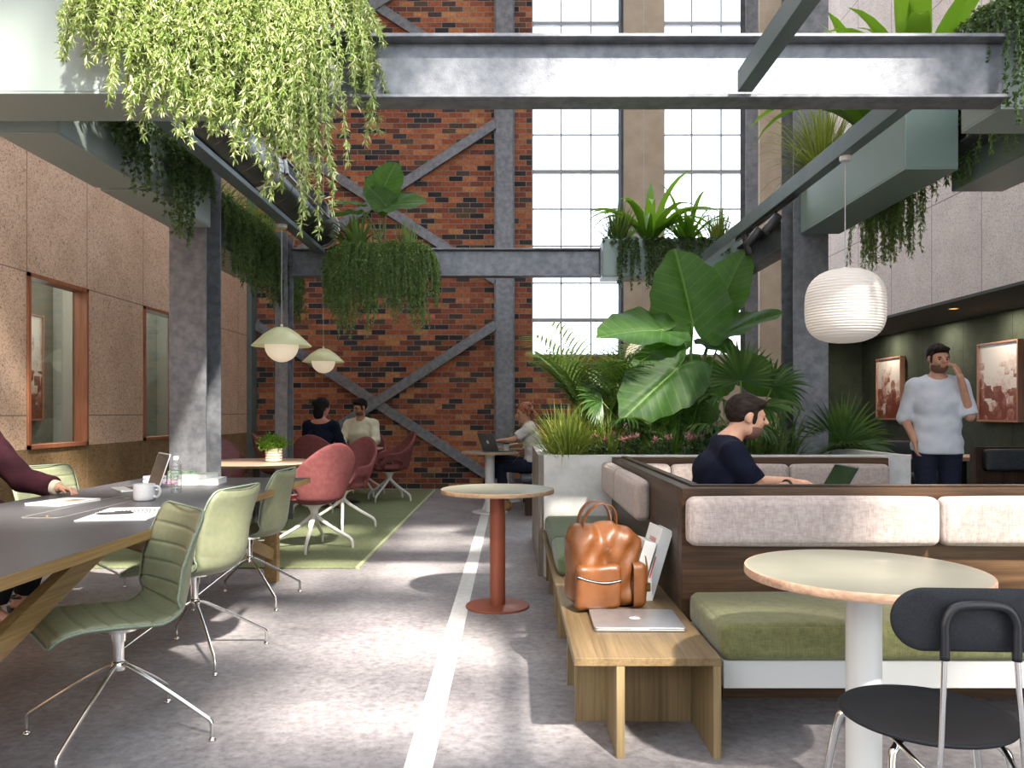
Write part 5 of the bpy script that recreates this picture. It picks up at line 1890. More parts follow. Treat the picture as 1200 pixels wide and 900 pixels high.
def trousers(J, R, infl, zcut, leg_end=.93):
    tw = 1.42
    def T(a, b, ra, rb): return SX(P_cap((a[0] / tw, a[1], a[2]), (b[0] / tw, b[1], b[2]), ra, rb), tw)
    f = [T(J['pelvis'], J['waist'], R.get('pelvis', .112) + infl, R.get('waist', .095) + infl)]
    f = [CUT(f[0], [P_half((0, 0, zcut), (0, 0, 1))], .004)]
    for s in 'RL':
        h, k, a = Vector(J['hip' + s]), Vector(J['kn' + s]), Vector(J['an' + s])
        e = k.lerp(a, leg_end)
        f.append((P_cap(h, k, .084 + infl, .056 + infl), .03))
        f.append((CUT(P_cap(k, a, .056 + infl, .040 + infl + .008), [P_half(e, a - k)], .003), .015))
    return U(f, .03)


def shoe(mb_parent, heel, toe, mat, nm='shoe', sole=.012, h=.075):
    heel, toe = Vector(heel), Vector(toe)
    lo = [min(heel[i], toe[i]) - .09 for i in range(3)]; hi = [max(heel[i], toe[i]) + .11 for i in range(3)]
    z = min(heel.z, toe.z)
    f = CUT(U([P_cap(heel + Vector((0, 0, .035)), toe + Vector((0, 0, .02)), .043, .036), (P_cap(heel + Vector((0, 0, .05)), heel + Vector((0, 0, .10)), .04, .042), .03)], .02), [P_half(heel, Vector((0, 0, -1))), P_half(heel + Vector((0, 0, .11)), Vector((0, 0, 1)))], .004)
    return sdf_obj(nm, f, lo, hi, .008, M[mat], mb_parent)


# ---- the man in the booth, in profile, typing
J = dict(pelvis=(0, -.02, .56), waist=(0, -.035, .73), chest=(0, -.005, .90), shR=(.165, .025, 1.005), shL=(-.165, .045, 1.01), elR=(.205, .165, .80), elL=(-.20, .22, .83),
         wrR=(.10, .345, .838), wrL=(-.10, .41, .838), neck=(0, .035, 1.05), skull=(0, .105, 1.14), hipR=(.095, .02, .53), hipL=(-.095, .02, .53), knR=(.11, .44, .52), knL=(-.11, .44, .52), anR=(.11, .42, .1), anL=(-.11, .42, .1))
hd = head_parts((0, .142, 1.192), 0, 9, 0, 1.0)
hs = [hand(J['wrR'], (-.12, 1, -.03), (0, 0, 1), -1, .32), hand(J['wrL'], (.05, 1, -.03), (0, 0, 1), 1, .32)]
tee = shirt(J, {}, .013, {'R': .72, 'L': .7}, .60, (0, .065, 1.115), (.078, .088, .072))
p1 = figure('bearded man in a navy t-shirt sitting in the booth typing on a laptop', (1.115, 4.27, 0), face_rz(1, 0), J, {}, 'skin', hd, hs,
            [('t_shirt', tee, 'navy', (-.34, -.24, .56), (.34, .36, 1.14), .0075),
             ('trousers', trousers(J, {}, .012, .66), 'jeans', (-.26, -.2, .1), (.26, .6, .70), .011)],
            .0062, (-.30, -.2, .02), (.30, .64, 1.34), (hd['hair'], 'hair_dark', 0), 'beard', feet=[((.11, .40, .05), (.11, .58, .035)), ((-.11, .40, .05), (-.11, .58, .035))])
a, bq = Vector(J['elR']), Vector(J['wrR']); m_ = a.lerp(bq, .88)
tg = (bq - a).normalized(); s_, u_ = frame_from(tg)
MB().tube([m_ + s_ * (.031 * math.cos(k * PI / 10)) + u_ * (.031 * math.sin(k * PI / 10)) for k in range(20)], .0075, 8, closed=True).build('wristband', M['black'], p1, smooth=True)

# ---- the man walking by, hand raised to his face
J = dict(pelvis=(0, 0, .95), waist=(0, .0, 1.10), chest=(0, .0, 1.30), shR=(.172, 0, 1.43), shL=(-.17, 0, 1.44), elR=(.235, -.05, 1.175), elL=(-.225, .07, 1.185), wrR=(.185, .08, .985), wrL=(-.135, .135, 1.50),
         neck=(0, 0, 1.48), skull=(0, .02, 1.58), hipR=(.095, 0, .92), hipL=(-.095, 0, .92), knR=(.10, .10, .50), knL=(-.09, -.02, .50), anR=(.10, .16, .09), anL=(-.09, -.30, .14))
hd = head_parts((0, .035, 1.652), 12, 8)
hs = [hand(J['wrR'], (-.1, .15, -1), (.9, -.2, 0), 1, .35), hand(J['wrL'], (.32, -.25, .9), (-.6, .6, .2), 1, .35)]
sh = shirt(J, {}, .013, {'R': 1.15, 'L': .98}, .88, (0, .03, 1.535), (.078, .085, .062))
p2 = figure('standing dark-haired man in a white shirt, hand raised to his face', (3.47, 6.5, 0), face_rz(-.25, -1), J, {}, 'skin', hd, hs,
            [('shirt', sh, 'white_shirt', (-.40, -.22, .86), (.40, .26, 1.56), .010),
             ('trousers', trousers(J, {}, .014, 1.0), 'jeans', (-.26, -.40, .06), (.26, .3, 1.04), .012)],
            .0085, (-.36, -.2, .86), (.36, .3, 1.80), (hd['hair'], 'hair_dark', 0), 'beard')
shoe(p2, (.10, .13, 0), (.10, .32, 0), 'brown_shoe'); shoe(p2, (-.09, -.33, .05), (-.09, -.14, .0), 'brown_shoe')

# ---- couple at the far round table
J = dict(pelvis=(0, 0, .55), waist=(0, -.01, .73), chest=(0, .02, .92), shR=(.165, .02, 1.055), shL=(-.165, .02, 1.055), elR=(.225, .12, .82), elL=(-.225, .12, .82), wrR=(.12, .36, .80), wrL=(-.12, .36, .80), neck=(0, .02, 1.10), skull=(0, .03, 1.20),
         hipR=(.09, .02, .53), hipL=(-.09, .02, .53), knR=(.10, .42, .52), knL=(-.10, .42, .52), anR=(.11, .36, .1), anL=(-.10, .40, .1))
Rw = dict(pelvis=.118, waist=.085, chest=.10, neck=.047)
hd = head_parts((.01, .045, 1.272), -24, 6, 4, .97)
hs = [hand(J['wrR'], (-.2, 1, 0), (0, 0, 1), -1, .3, s=.92), hand(J['wrL'], (.2, 1, 0), (0, 0, 1), 1, .3, s=.92)]
e, pl_ = hd['e'], hd['place']
hw = U([hd['cap'], (pl_(e((0, -.06, -.04), (.078, .056, .09))), .02), (pl_(e((0, -.055, -.105), (.066, .042, .05))), .03), (pl_(e((-.035, -.108, .05), (.042, .036, .04))), .008), (pl_(e((0, -.02, .045), (.083, .10, .090))), .02)], .01)
hw = MINUS(hw, [pl_(e((0, .085, -.03), (.068, .075, .11)))], .012)
top = shirt(J, Rw, .012, 1.1, .56, (0, .0, 1.15), (.135, .125, .085))
p3 = figure('dark-haired woman in a navy top seated with her back to the camera', (-2.34, 9.72, 0), face_rz(.12, 1), J, Rw, 'skin_red', hd, hs,
            [('top', top, 'navy_top', (-.34, -.22, .54), (.34, .36, 1.16), .010), ('trousers', trousers(J, Rw, .012, .66), 'jeans', (-.26, -.2, .1), (.26, .56, .72), .013)],
            .010, (-.30, -.2, .02), (.30, .60, 1.42), (hw, 'hair_black', .08), feet=[((.11, .34, .05), (.11, .52, .035)), ((-.10, .38, .05), (-.10, .56, .035))])
J = dict(J); J.update(knL=(-.02, .40, .62), anL=(.20, .50, .42), shR=(.19, .02, 1.05), shL=(-.19, .02, 1.05), elR=(.26, .1, .81), elL=(-.26, .12, .82), anR=(.12, .42, .1))
hd = head_parts((0, .055, 1.285), -30, 16, 0, 1.0)
hs = [hand(J['wrR'], (-.3, 1, 0), (0, 0, 1), -1, .3), hand(J['wrL'], (.3, 1, 0), (0, 0, 1), 1, .3)]
cs = shirt(J, {}, .018, 1.7, .54, (0, .06, 1.155), (.066, .09, .075))
p4 = figure('man with glasses in a cream shirt facing the woman across the far table', (-2.13, 11.3, 0), face_rz(-.22, -1), J, {}, 'skin_tan', hd, hs,
            [('shirt', cs, 'cream_shirt', (-.40, -.24, .52), (.40, .42, 1.16), .010), ('trousers', trousers(J, {}, .014, .66), 'khaki', (-.28, -.2, .08), (.34, .64, .74), .012)],
            .010, (-.34, -.2, .02), (.34, .66, 1.44), (hd['hair'], 'hair_black', 0), 'beard')
b = MB()
for x in (-.031, .031): b.tube([hd['loc']((x + .021 * math.cos(k * PI / 8), .100, .002 + .016 * math.sin(k * PI / 8))) for k in range(16)], 
.0026, 5, closed=True)
b.tube([hd['loc']((-.01, .102, .004)), hd['loc']((.01, .102, .004))], .0015, 5)
for s in (-1, 1): b.tube([hd['loc']((s * .052, .098, .006)), hd['loc']((s * .074, .05, .008)), hd['loc']((s * .078, -.005, .008))], .0015, 5)
b.build('glasses', M['black'], p4, smooth=True)
shoe(p4, (.12, .40, .015), (.13, .58, .015), 'brown_shoe'); shoe(p4, (.22, .49, .34), (.22, .66, .36), 'brown_shoe')

# ---- red-haired woman at the laptop
J = dict(pelvis=(0, 0, .56), waist=(0, .0, .73), chest=(0, .04, .90), shR=(.155, .06, 1.02), shL=(-.155, .06, 1.02), elR=(.20, .17, .80), elL=(-.17, .26, .88), wrR=(.06, .33, .79), wrL=(-.12, .45, .86), neck=(0, .06, 1.06), skull=(0, .10, 1.15),
         hipR=(.09, .02, .54), hipL=(-.09, .02, .54), knR=(.03, .44, .63), knL=(-.08, .43, .55), anR=(-.16, .62, .26), anL=(-.08, .36, .10))
hd = head_parts((0, .125, 1.215), 14, 14, 0, .96)
hs = [hand(J['wrR'], (-.3, 1, -.1), (0, 0, 1), -1, .4, s=.9), hand(J['wrL'], (.0, 1, -.15), (0, 0, 1), 1, .5, s=.9)]
e, pl_ = hd['e'], hd['place']
rr = random.Random(3)
curl = [hd['cap'], (pl_(e((0, -.03, .04), (.09, .105, .095))), .01)]
for k in range(46):
    a = rr.uniform(0, 2 * PI); z = rr.uniform(-.12, .11); rad = .088 + .012 * rr.random()
    x, y = rad * math.cos(a), -.025 + rad * 1.1 * math.sin(a)
    if y > .035 and z < .07: continue
    curl.append((pl_(e((x, y, z), (.021, .021, .024))), .004))
for k in range(34):
    a = rr.uniform(PI * .95, PI * 2.05); z = rr.uniform(-.22, -.02)
    curl.append((pl_(e((.095 * math.cos(a), -.035 + .075 * math.sin(a), z), (.024, .024, .028))), .006))
ch_ = MINUS(U(curl, .006), [pl_(e((0, .09, -.03), (.058, .07, .10)))], .012)
lt_ = shirt(J, Rw, .014, .8, .60, (0, .085, 1.125), (.085, .09, .075))
p5 = figure('woman with curly red hair and pale tee at the laptop by the brick wall', (.28, 10.0, 0), face_rz(-1, .0), J, Rw, 'skin', hd, hs,
            [('tee', lt_, 'lilac_tee', (-.32, -.22, .56), (.32, .36, 1.14), .010), ('jeans', trousers(J, Rw, .012, .70), 'jeans', (-.30, -.2, .06), (.28, .72, .76), .012)],
            .009, (-.32, -.2, .02), (.30, .72, 1.38), (ch_, 'hair_auburn', .14))
shoe(p5, (-.08, .33, .0), (-.08, .50, .0), 'tan_boot', 'boot'); shoe(p5, (-.18, .62, .20), (-.22, .77, .22), 'tan_boot', 'boot')

# ---- person at the left edge, only an arm and the feet in view
J = dict(pelvis=(0, 0, .56), waist=(0, -.01, .74), chest=(0, .03, .93), shR=(.165, .04, 1.06), shL=(-.165, .04, 1.06), elR=(.215, .12, .83), elL=(-.20, .23, .82), wrR=(.08, .30, .64), wrL=(-.155, .47, .775), neck=(0, .03, 1.11), skull=(0, .06, 1.21),
         hipR=(.09, .02, .54), hipL=(-.09, .02, .54), knR=(.11, .40, .54), knL=(-.10, .41, .54), anR=(.10, .26, .155), anL=(-.10, .30, .155))
hd = head_parts((0, .075, 1.285), 0, 14, 0, .97)
hs = [hand(J['wrR'], (-.3, 1, -.1), (0, 0, 1), -1, .7, s=.95), hand(J['wrL'], (.08, 1, -.1), (-.25, 0, 1), 1, .75, s=.95)]
jk = shirt(J, Rw, .026, 1.86, .56, (0, .06, 1.165), (.075, .09, .08))
a, c = Vector(J['elL']), Vector(J['wrL']); a2, c2 = Vector(J['elR']), Vector(J['wrR'])
cuff = U([CUT(P_cap(q.lerp(w_, .7), q.lerp(w_, 1.1), .046, .041), [P_half(q.lerp(w_, .98), w_ - q), P_half(q.lerp(w_, .76), q - w_)], .002) for q, w_ in ((a, c), (a2, c2))], 0)
p6 = figure('person in a burgundy jacket at the left edge, hand over the magazine', (-3.12, 4.5, 0), face_rz(1, 0), J, Rw, 'skin', hd, hs,
            [('jacket', jk, 'burgundy_cloth', (-.36, -.24, .54), (.36, .56, 1.18), .009), ('cuff', cuff, 'cuff_cream', (-.32, .2, .7), (.32, .58, .95), .006), ('trousers', trousers(J, Rw, .014, .68, .95), 'black_cloth', (-.26, -.2, .1), (.26, .6, .72), .012)],
            .0075, (-.32, -.2, .06), (.32, .66, 1.44), (U([hd['cap']]), 'hair_dark', .02), feet=[((.10, .23, .125), (.10, .40, .04)), ((-.10, .27, .125), (-.10, .44, .04))])
for x, y in ((.10, .23), (-.10, .27)):
    b = MB()
    b.tube(smooth_path([(x, y - .035, .10), (x, y + .04, .085), (x, y + .11, .03), (x, y + .20, .012), (x, y + .245, .012)], 5), [.026] * 6 + [.030] * 5 + [.034] * 5 + [.03] * 4 + [.012], 12, flat=.28)
    b.build('shoe_sole', M['coral'], p6, smooth=True)
    b = MB(); b.tube([(x, y - .045, .10), (x, y - .05, .05), (x, y - .045, 0)], [.024, .014, .012], 10); b.build('shoe_heel', M['black'], p6, smooth=True)
    b = MB()
    b.tube([(x + .04 * math.cos(k * PI / 8), y + .0 + .045 * math.sin(k * PI / 8), .155) for k in range(16)], .008, 6, closed=True)
    b.tube([(x - .045, y + .15, .02), (x - .03, y + .16, .062), (x, y + .165, .078), (x + .03, y + .16, .062), (x + .045, y + .15, .02)], .014, 8)
    b.build('shoe_strap', M['black'], p6, smooth=True)
# ------------------------------------------------------------------ things on the tables and the bench
def apple(mb, M4, s):
    """fruit-shaped lid emblem with a bite and a leaf, flat"""
    pts = []
    n = 60
    for k in range(n):
        a = 2 * PI * k / n
        r = .5 + .035 * math.cos(2 * a) - .05 * math.exp(-((a - PI / 2) / .28) ** 2) - .035 * math.exp(-((a - 3 * PI / 2) / .25) ** 2)
        x, y = r * math.cos(a), r * .98 * math.sin(a)
        dx, dy = x - .62, y - .08; dd = math.hypot(dx, dy)
        if dd < .25: x, y = .62 + dx / dd * .25, .08 + dy / dd * .25
        pts.append((x * s, y * s))
    mb.prism(pts, 0, .0006, M4)
    leaf = [(0, .52), (.02, .64), (.10, .74), (.20, .77), (.19, .66), (.11, .56)]
    mb.prism([(x * s, y * s) for x, y in leaf], 0, .0006, M4)


def laptop(name, label, loc, rz, w, d, angle=None, mat='silver', h=.008, logo=True):
    """hinge along local y=+d/2; user sits on the -y side; angle = opening in degrees, None = shut"""
    t = thing('laptop', label, 'laptop', loc, rz)
    def plate(b, z0, z1, r=.012, T=None, ww=w, dd=d, y0=-d / 2):
        poly = []
        for cx, cy, a0 in ((ww / 2 - r, y0 + dd - r, 0), (-ww / 2 + r, y0 + dd - r, 90), (-ww / 2 + r, y0 + r, 180), (ww / 2 - r, y0 + r, 270)):
            for k in range(5):
                a = math.radians(a0 + 22.5 * k); poly.append((cx + r * math.cos(a), cy + r * math.sin(a)))
        b.prism(poly, z0, z1, T)
    b = MB(); plate(b, 0.002, h + .002); b.build('base', M[mat], t, bevel=.0015)
    if angle is None:
        b = MB(); plate(b, h + .003, h + .009); ld = b.build('lid', M[mat], t, bevel=.002)
        if logo:
            b = MB(); apple(b, Matrix.Translation((0, 0, h + .0088)), .045); b.build('emblem', M['logo'], ld)
        MB().box(-.035, .035, -d / 2 - .0005, -d / 2 + .004, h - .001, h + .0045).build('opening_notch', M['logo'], t)
    else:
        T = Matrix.Translation((0, d / 2 - .004, h + .003)) @ Matrix.Rotation(math.radians(angle), 4, 'X') @ Matrix.Rotation(0, 4, 'Z')
        # lid lies along +y of its own frame, then swung up by the opening angle
        T = Matrix.Translation((0, d / 2 - .004, h + .004)) @ Matrix.Rotation(math.radians(180 - angle), 4, 'X')
        b = MB(); plate(b, -.003, .003, T=T, y0=0); ld = b.build('lid', M[mat], t, bevel=.0015)
        b = MB(); b.box(-w / 2 + .008, w / 2 - .008, .012, d - .008, .003, .0036, T); b.build('screen', M['screen'], t)
        if logo:
            b = MB(); apple(b, T @ Matrix.Translation((0, d / 2, -.0030)) @ Matrix.Rotation(PI, 4, 'Y'), .045); b.build('emblem', M['logo'], ld)
        kb = MB()
        for r_ in range(5):
            for c in range(13):
                x = -w * .42 + w * .84 * c / 13; y = d * .32 - r_ * d * .095
                kb.box(x + .001, x + w * .84 / 13 - .002, y - d * .08, y, h + .002, h + .0032)
        kb.build('keyboard', M['keys'], t)
        MB().box(-w * .17, w * .17, -d * .45, -d * .17, h + .002, h + .0026).build('trackpad', M['silver'], t, bevel=.0005)
    return t


laptop('laptop', 'closed silver laptop lying on the oak bench', (.508, 3.285, .354), math.radians(-1), .36, .30, None)
laptop('laptop', 'open laptop on the long table seen from its side, by the water bottle', (-2.335, 4.93, .74), face_rz(.80, .60), .30, .22, 108)
laptop('laptop', 'open dark laptop on the booth table in front of the bearded man', (1.63, 4.25, .78), face_rz(1, -.02), .33, .165, 120, 'alu_dark', logo=False)
laptop('laptop', 'open grey laptop on the small table before the red-haired woman', (-.17, 9.72, .74), face_rz(-.78, -.62), .33, .23, 112, 'alu_dark')

# cup on the far table
t = thing('paper_cup', 'white takeaway cup with a black lid beside the far open laptop', 'cup', (-.07, 9.93, .74))
MB().lathe([(0, 0), (.028, 0), (.038, .085), (.036, .085), (.027, .004)], 28).build('cup', M['paper'], t, smooth=True, angle=40)
MB().lathe([(.04, .083), (.040, .09), (.036, .094), (.035, .102), (0, .102)], 28).build('lid', M['black'], t, smooth=True, angle=40)

# mug
t = thing('mug', 'grey white stoneware mug on the long table', 'mug', (-2.0, 4.33, .74), math.radians(-8))
MB().lathe([(0, 0), (.048, 0), (.054, .006), (.0555, .02), (.0555, .088), (.0535, .09), (.0515, .088), (.0505, .012), (0, .009)], 48).build('cup', M['mug'], t, smooth=True, angle=50)
MB().tube(smooth_path([(.053, 0, .074), (.075, 0, .078), (.092, 0, .062), (.091, 0, .038), (.075, 0, .020), (.053, 0, .022)], 6), .0065, 10, flat=1.2).build('handle', M['mug'], t, smooth=True)

# water bottle
t = thing('water_bottle', 'clear plastic water bottle with white cap on the long table', 'bottle', (-2.0, 4.74, .74))
prof = [(0, .004), (.024, .0), (.030, .006), (.031, .02)]
for k in range(7):
    z = .022 + k * .019
    prof += [(.031, z), (.0325, z + .006), (.0325, z + .011), (.029, z + .016)]
prof += [(.031, .158), (.028, .172), (.018, .188), (.0125, .194), (.0125, .203)]
MB().lathe(prof, 36, cap=False).build('bottle', M['water'], t, smooth=True)
M['water_in'] = glassy('water_inside', (.95, .97, .97), .04, .05)
MB().lathe([(0, .01)] + [(r * .93, max(z, .01)) for r, z in prof[3:-6]] + [(0, .15)], 28, cap=False).build('water', M['water_in'], t, smooth=True)
MB().lathe([(.0145, .196), (.0155, .198), (.0155, .214), (.0145, .217), (0, .217)], 28).build('cap', M['logo'], t, smooth=True, angle=40)


def slab_item(name, label, cat, loc, rz, w, d, h, top, page='paper', r=.0):
    t = thing(name, label, cat, loc, rz)
    MB().box(-w / 2 + .002, w / 2 - .002, -d / 2 + .002, d / 2 - .002, .001, h - .001).build('pages', M[page], t)
    b = MB(); b.box(-w / 2, w / 2, -d / 2, d / 2, h - .0012, h + .0004); b.build('front_cover', M[top], t)
    return t


# magazine
t = slab_item('magazine', 'white magazine with a small photo on the cover by the resting hand', 'magazine', (-2.365, 4.20, .7405), math.radians(-12), .215, .29, .012, 'paper')
MB().box(.0, .085, -.04, .075, .0124, .0128).build('cover_photo', M['print_photo'], t)
b = MB()
for k in range(5): b.box(-.085, -.02, .09 - k * .03, .10 - k * .03, .0124, .0127)
b.build('cover_text', M['print_pink'], t)

# spiral notebook with a pen
t = thing('notebook', 'open white spiral notebook on the long table', 'notebook', (-1.795, 3.70, .7405), math.radians(8))
MB().box(-.15, .15, -.20, .028, .0, .006).build('page', M['paper'], t, bevel=.001)
MB().box(-.15, .15, .040, .25, .0, .008).build('page', M['paper'], t, bevel=.001)
b = MB()
for k in range(16):
    x = -.135 + k * .018
    b.tube([(x, .034 + .014 * math.cos(a * PI / 6), .008 + .011 * math.sin(a * PI / 6)) for a in range(12)], .0014, 5, closed=True)
b.build('spiral', M['steel_dark'], t, smooth=True)
MB().box(-.04, .12, .13, .20, .008, .0085).build('printed_photo', M['paper_grey'], t)
t = thing('pen', 'black ballpoint pen lying on the open notebook', 'pen', (-1.84, 3.69, .7525), math.radians(20))
MB().tube([(-.085, 0, 0), (-.075, 0, 0), (-.06, 0, 0), (.05, 0, 0), (.075, 0, 0)], [.001, .003, .005, .0055, .004], 12).build('barrel', M['black'], t, smooth=True)
MB().box(.0, .068, -.0015, .0015, .0055, .0085).build('clip', M['steel_dark'], t)

# books and boxes by the laptop
slab_item('book', 'thick white book with green printed top at the right of the bottle, lowest', 'book', (-2.07, 5.33, .74), math.radians(4), .26, .20, .04, 'paper')
slab_item('book', 'white book with pale green cover on top of the thick one', 'book', (-2.11, 5.36, .7805), math.radians(-5), .20, .17, .028, 'print_green')
t = thing('carton', 'little carton printed with green leaves behind the laptop', 'carton', (-2.24, 5.4, .74), math.radians(3))
MB().box(-.075, .075, -.05, .05, 0, .085).build('box', M['print_green'], t, bevel=.002)
MB().box(-.0751, .0751, -.0505, -.05, .0, .03).build('printed_band', M['print_magenta'], t)
t = thing('carton', 'little cream carton with blue print left of the leaf-printed carton', 'carton', (-2.385, 5.33, .74), math.radians(-3))
MB().box(-.065, .065, -.045, .045, 0, .055).build('box', M['print_blue'], t, bevel=.002)

# ------------------------------------------------------------------ tan leather backpack
bp = thing('backpack', 'tan leather backpack standing on the oak bench', 'backpack', (.405, 3.57, .354), math.radians(14))
w, dp, h = .165, .085, .36
core = U([P_box((0, 0, .17), (.165, .085, .165), .05), (P_ell((-.02, 0, .30), (.125, .075, .075)), .05), (P_cap((-.11, -.0, .325), (-.02, .0, .335), .035), .04), (P_ell((.075, -.015, .30), (.065, .07, .055)), .03)], .03)
crease = lambda P: core(P) + .006 * np.sin(P[..., 0] * 38 + P[..., 2] * 26) * np.sin(P[..., 2] * 17 + 1.2) + .004 * np.sin(P[..., 0] * 70 - P[..., 2] * 45) - .010 * np.exp(-((P[..., 0] + .01 + (P[..., 2] - .2) * .22) / .02) ** 2) * (P[..., 2] > .1) * -1
crease = CUT(crease, [P_half((0, 0, .002), (0, 0, -1))], .01)
sdf_obj('body', crease, (-.24, -.15, -.01), (.24, .15, .42), .006, M['tan_leather'], bp, 2)
pk = U([P_box((-.058, -.10, .105), (.104, .028, .098), .025)], 0)
pkf = lambda P: pk(P) + .003 * np.sin(P[..., 0] * 45 + P[..., 2] * 20)
sdf_obj('front_pocket', pkf, (-.2, -.16, -.01), (.2, -.04, .24), .006, M['tan_leather'], bp, 1)
sp_ = U([P_box((.115, -.055, .105), (.058, .060, .10), .03)], 0)
sdf_obj('side_pocket', sp_, (.1, -.12, -.01), (.21, .1, .24), .006, M['tan_leather'], bp, 1)
zp = smooth_path([(-.160, -.122, .160), (-.12, -.130, .146), (-.06, -.131, .132), (-.01, -.131, .130), (.042, -.128, .136)], 8)
z1 = MB().tube(zp, .0055, 8, flat=.8).build('zip_tape', M['black'], bp, smooth=True)
MB().tube([p + Vector((0, -.004, 0)) for p in zp], .0022, 6).build('zip_teeth', M['duct_rim'], z1, smooth=True)
zp = smooth_path([(.0, -.02, .362), (.06, -.035, .352), (.115, -.03, .325), (.140, -.03, .285), (.150, -.03, .25)], 8)
z2 = MB().tube([p + Vector((.003, 0, .004)) for p in zp], .0055, 8).build('zip_tape', M['black'], bp, smooth=True)
MB().box(.146, .158, -.04, -.03, .235, .26).build('zip_pull', M['duct_rim'], z2)
for y0, lean in ((-.028, -.02), (.03, .015)):
    pth = smooth_path([(-.105, y0, .345), (-.10, y0 + lean * .3, .39), (-.075, y0 + lean, .435), (-.03, y0 + lean * 1.4, .462), (.02, y0 + lean * 1.2, .450), (.045, y0 + lean * .7, .41), (.05, y0, .355)], 7)
    b = MB(); n = len(pth); rows = []
    for i, p in enumerate(pth):
        a = pth[max(i - 1, 0)]; c = pth[min(i + 1, n - 1)]; tg = (c - a).normalized(); nn = tg.cross(Vector((0, 1, 0))).normalized()
        rows.append([p + Vector((0, -.017, 0)) + nn * .002, p + Vector((0, .017, 0)) + nn * .002, p + Vector((0, .017, 0)) - nn * .002, p + Vector((0, -.017, 0)) - nn * .002])
    b.grid(rows, closed_u=True); b.build('carry_handle', M['tan_leather2'], bp, smooth=True, angle=40)
for x in (-.105, .05): MB().lathe([(.006, 0), (.006, .003), (0, .003)], 14, Matrix.Translation((x, -.083, .30)) @ Matrix.Rotation(PI / 2, 4, 'X')).build('rivet', M['brass'], bp)
pth = smooth_path([(.15, .05, .30), (.205, .045, .24), (.222, .03, .16), (.215, .02, .08), (.20, .0, .02)], 7)
b = MB(); rows = []
for i, p in enumerate(pth):
    rows.append([p + Vector((-.003, -.02, 0)), p + Vector((.003, -.02, 0)), p + Vector((.003, .02, 0)), p + Vector((-.003, .02, 0))])
b.grid(rows, closed_u=True); st = b.build('shoulder_strap', M['tan_leather2'], bp, smooth=True, angle=40)
MB().box(.198, .222, -.026, .022, .055, .062).box(.198, .222, -.026, .022, .085, .092).box(.198, .222, -.026, -.020, .055, .092).build('buckle', M['brass'], st)

# two books leaning on the booth
def leaning_book(label, loc, rz, w, h, th, tilt, band):
    t = thing('book', label, 'book', loc, rz)
    T = Matrix.Rotation(math.radians(tilt), 4, 'Y')
    MB().box(0, th, -w / 2, w / 2, .0, h, T).build('pages', M['paper_grey'], t)
    b = MB(); b.box(-.003, 0, -w / 2 - .003, w / 2, 0, h + .004, T); b.box(th, th + .003, -w / 2 - .003, w / 2, 0, h + .004, T); b.box(-.003, th + .003, -w / 2 - .005, -w / 2, 0, h + .004, T)
    b.build('cover', M['paper'], t, bevel=.001)
    if band:
        MB().box(.0, .006, -w / 2 - .0058, -w / 2 - .005, h * .32, h * .62, T).build('red_stripe', M['print_red'], t)
        MB().box(-.0036, -.003, -w * .3, w * .2, h * .72, h * .85, T).build('cover_panel', M['print_pink'], t)
    return t


leaning_book('white book with a red stripe leaning on the booth side behind the backpack', (.585, 3.76, .356), math.radians(6), .21, .34, .045, 17, True)
leaning_book('shorter white book between the backpack and the striped book', (.52, 3.74, .356), math.radians(4), .20, .285, .05, 17, False)
# ------------------------------------------------------------------ repeats share a group phrase
GROUPS = dict(task_chair='sage leather task chairs around the long table', bucket_chair='bucket chairs around the two wooden tables', planter_box='planter boxes carried by the gallery steel',
              pendant_lamp='sage cone pendant lamps', lantern_pendant='white lantern pendants', spotlight='spotlights on the track', framed_print='framed red prints', rug='green rugs',
              recess_booth='dark leather booth seats in the recess', carton='cartons on the long table')
for o in list(SC.objects):
    if o.parent is None and o.get('label') and not o.get('group'):
        g = GROUPS.get(o.name.split('.')[0])
        if o.name.split('.')[0] == 'round_table': g = 'wood-topped round tables' if 'wood table' in o['label'] else 'small round column tables'
        if g: o['group'] = g
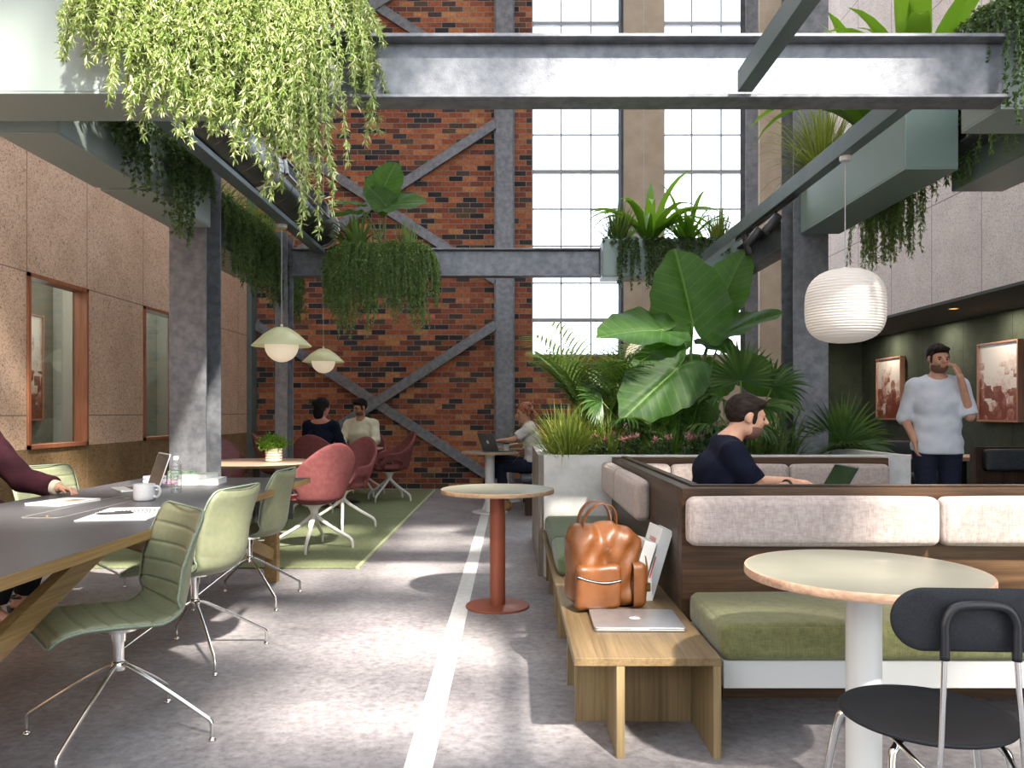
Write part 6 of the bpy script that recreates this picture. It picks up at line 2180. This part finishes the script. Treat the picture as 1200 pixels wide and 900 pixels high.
# ------------------------------------------------------------------ camera and light
cam = bpy.data.cameras.new('camera'); co = bpy.data.objects.new('camera', cam); COL.objects.link(co)
co.location = (0, 0, EYE); co.rotation_euler = (PI / 2, 0, 0)
cam.sensor_width = 36; cam.lens = 36 * F / 1200; cam.shift_y = (CY - 450) / 1200; cam.shift_x = 0
cam.clip_start = .05
SC.camera = co
w = bpy.data.worlds.new('sky'); SC.world = w; w.use_nodes = True
bg = w.node_tree.nodes['Background']
bg.inputs[0].default_value = (.83, .915, 1.0, 1); bg.inputs[1].default_value = 2.7
sl = bpy.data.lights.new('sun', 'SUN'); so = bpy.data.objects.new('sun', sl); COL.objects.link(so)
sd = Vector((-.4, .95, -1.0)).normalized()
so.rotation_euler = sd.to_track_quat('-Z', 'Y').to_euler()
so.location = (4, -6, 9)
sl.energy = 10.0; sl.angle = math.radians(2.2); sl.color = (1.0, .93, .82)
def lamp(name, typ, loc, e, col, size=.1):
    l = bpy.data.lights.new(name, typ); o = bpy.data.objects.new(name, l); COL.objects.link(o)
    o.location = loc; l.energy = e; l.color = col
    if typ == 'AREA': l.shape = 'DISK'; l.size = size
    else: l.shadow_soft_size = size
    return o


for y in (8.6, 9.9, 11.3): lamp('recess_downlight', 'AREA', (5.18, y, 2.33), 5, (1, .88, .7), .09)
lamp('inner_room_fill', 'POINT', (-4.9, 7.6, 2.6), 30, (.95, 1, .98), .6)  # unseen fill lamps added to brighten the room behind the left windows
lamp('inner_room_fill', 'POINT', (-4.9, 11.2, 2.6), 30, (.95, 1, .98), .6)
vs = SC.view_settings
SC.display_settings.display_device = 'sRGB'
vs.view_transform = 'Standard'; vs.look = 'None'; vs.gamma = 1; vs.use_curve_mapping = False
vs.exposure = 0.95
cy = SC.cycles
cy.use_denoising = True
cy.max_bounces = 7; cy.diffuse_bounces = 4; cy.glossy_bounces = 3; cy.transmission_bounces = 4; cy.transparent_max_bounces = 12
cy.sample_clamp_indirect = 6; cy.caustics_reflective = False; cy.caustics_refractive = False
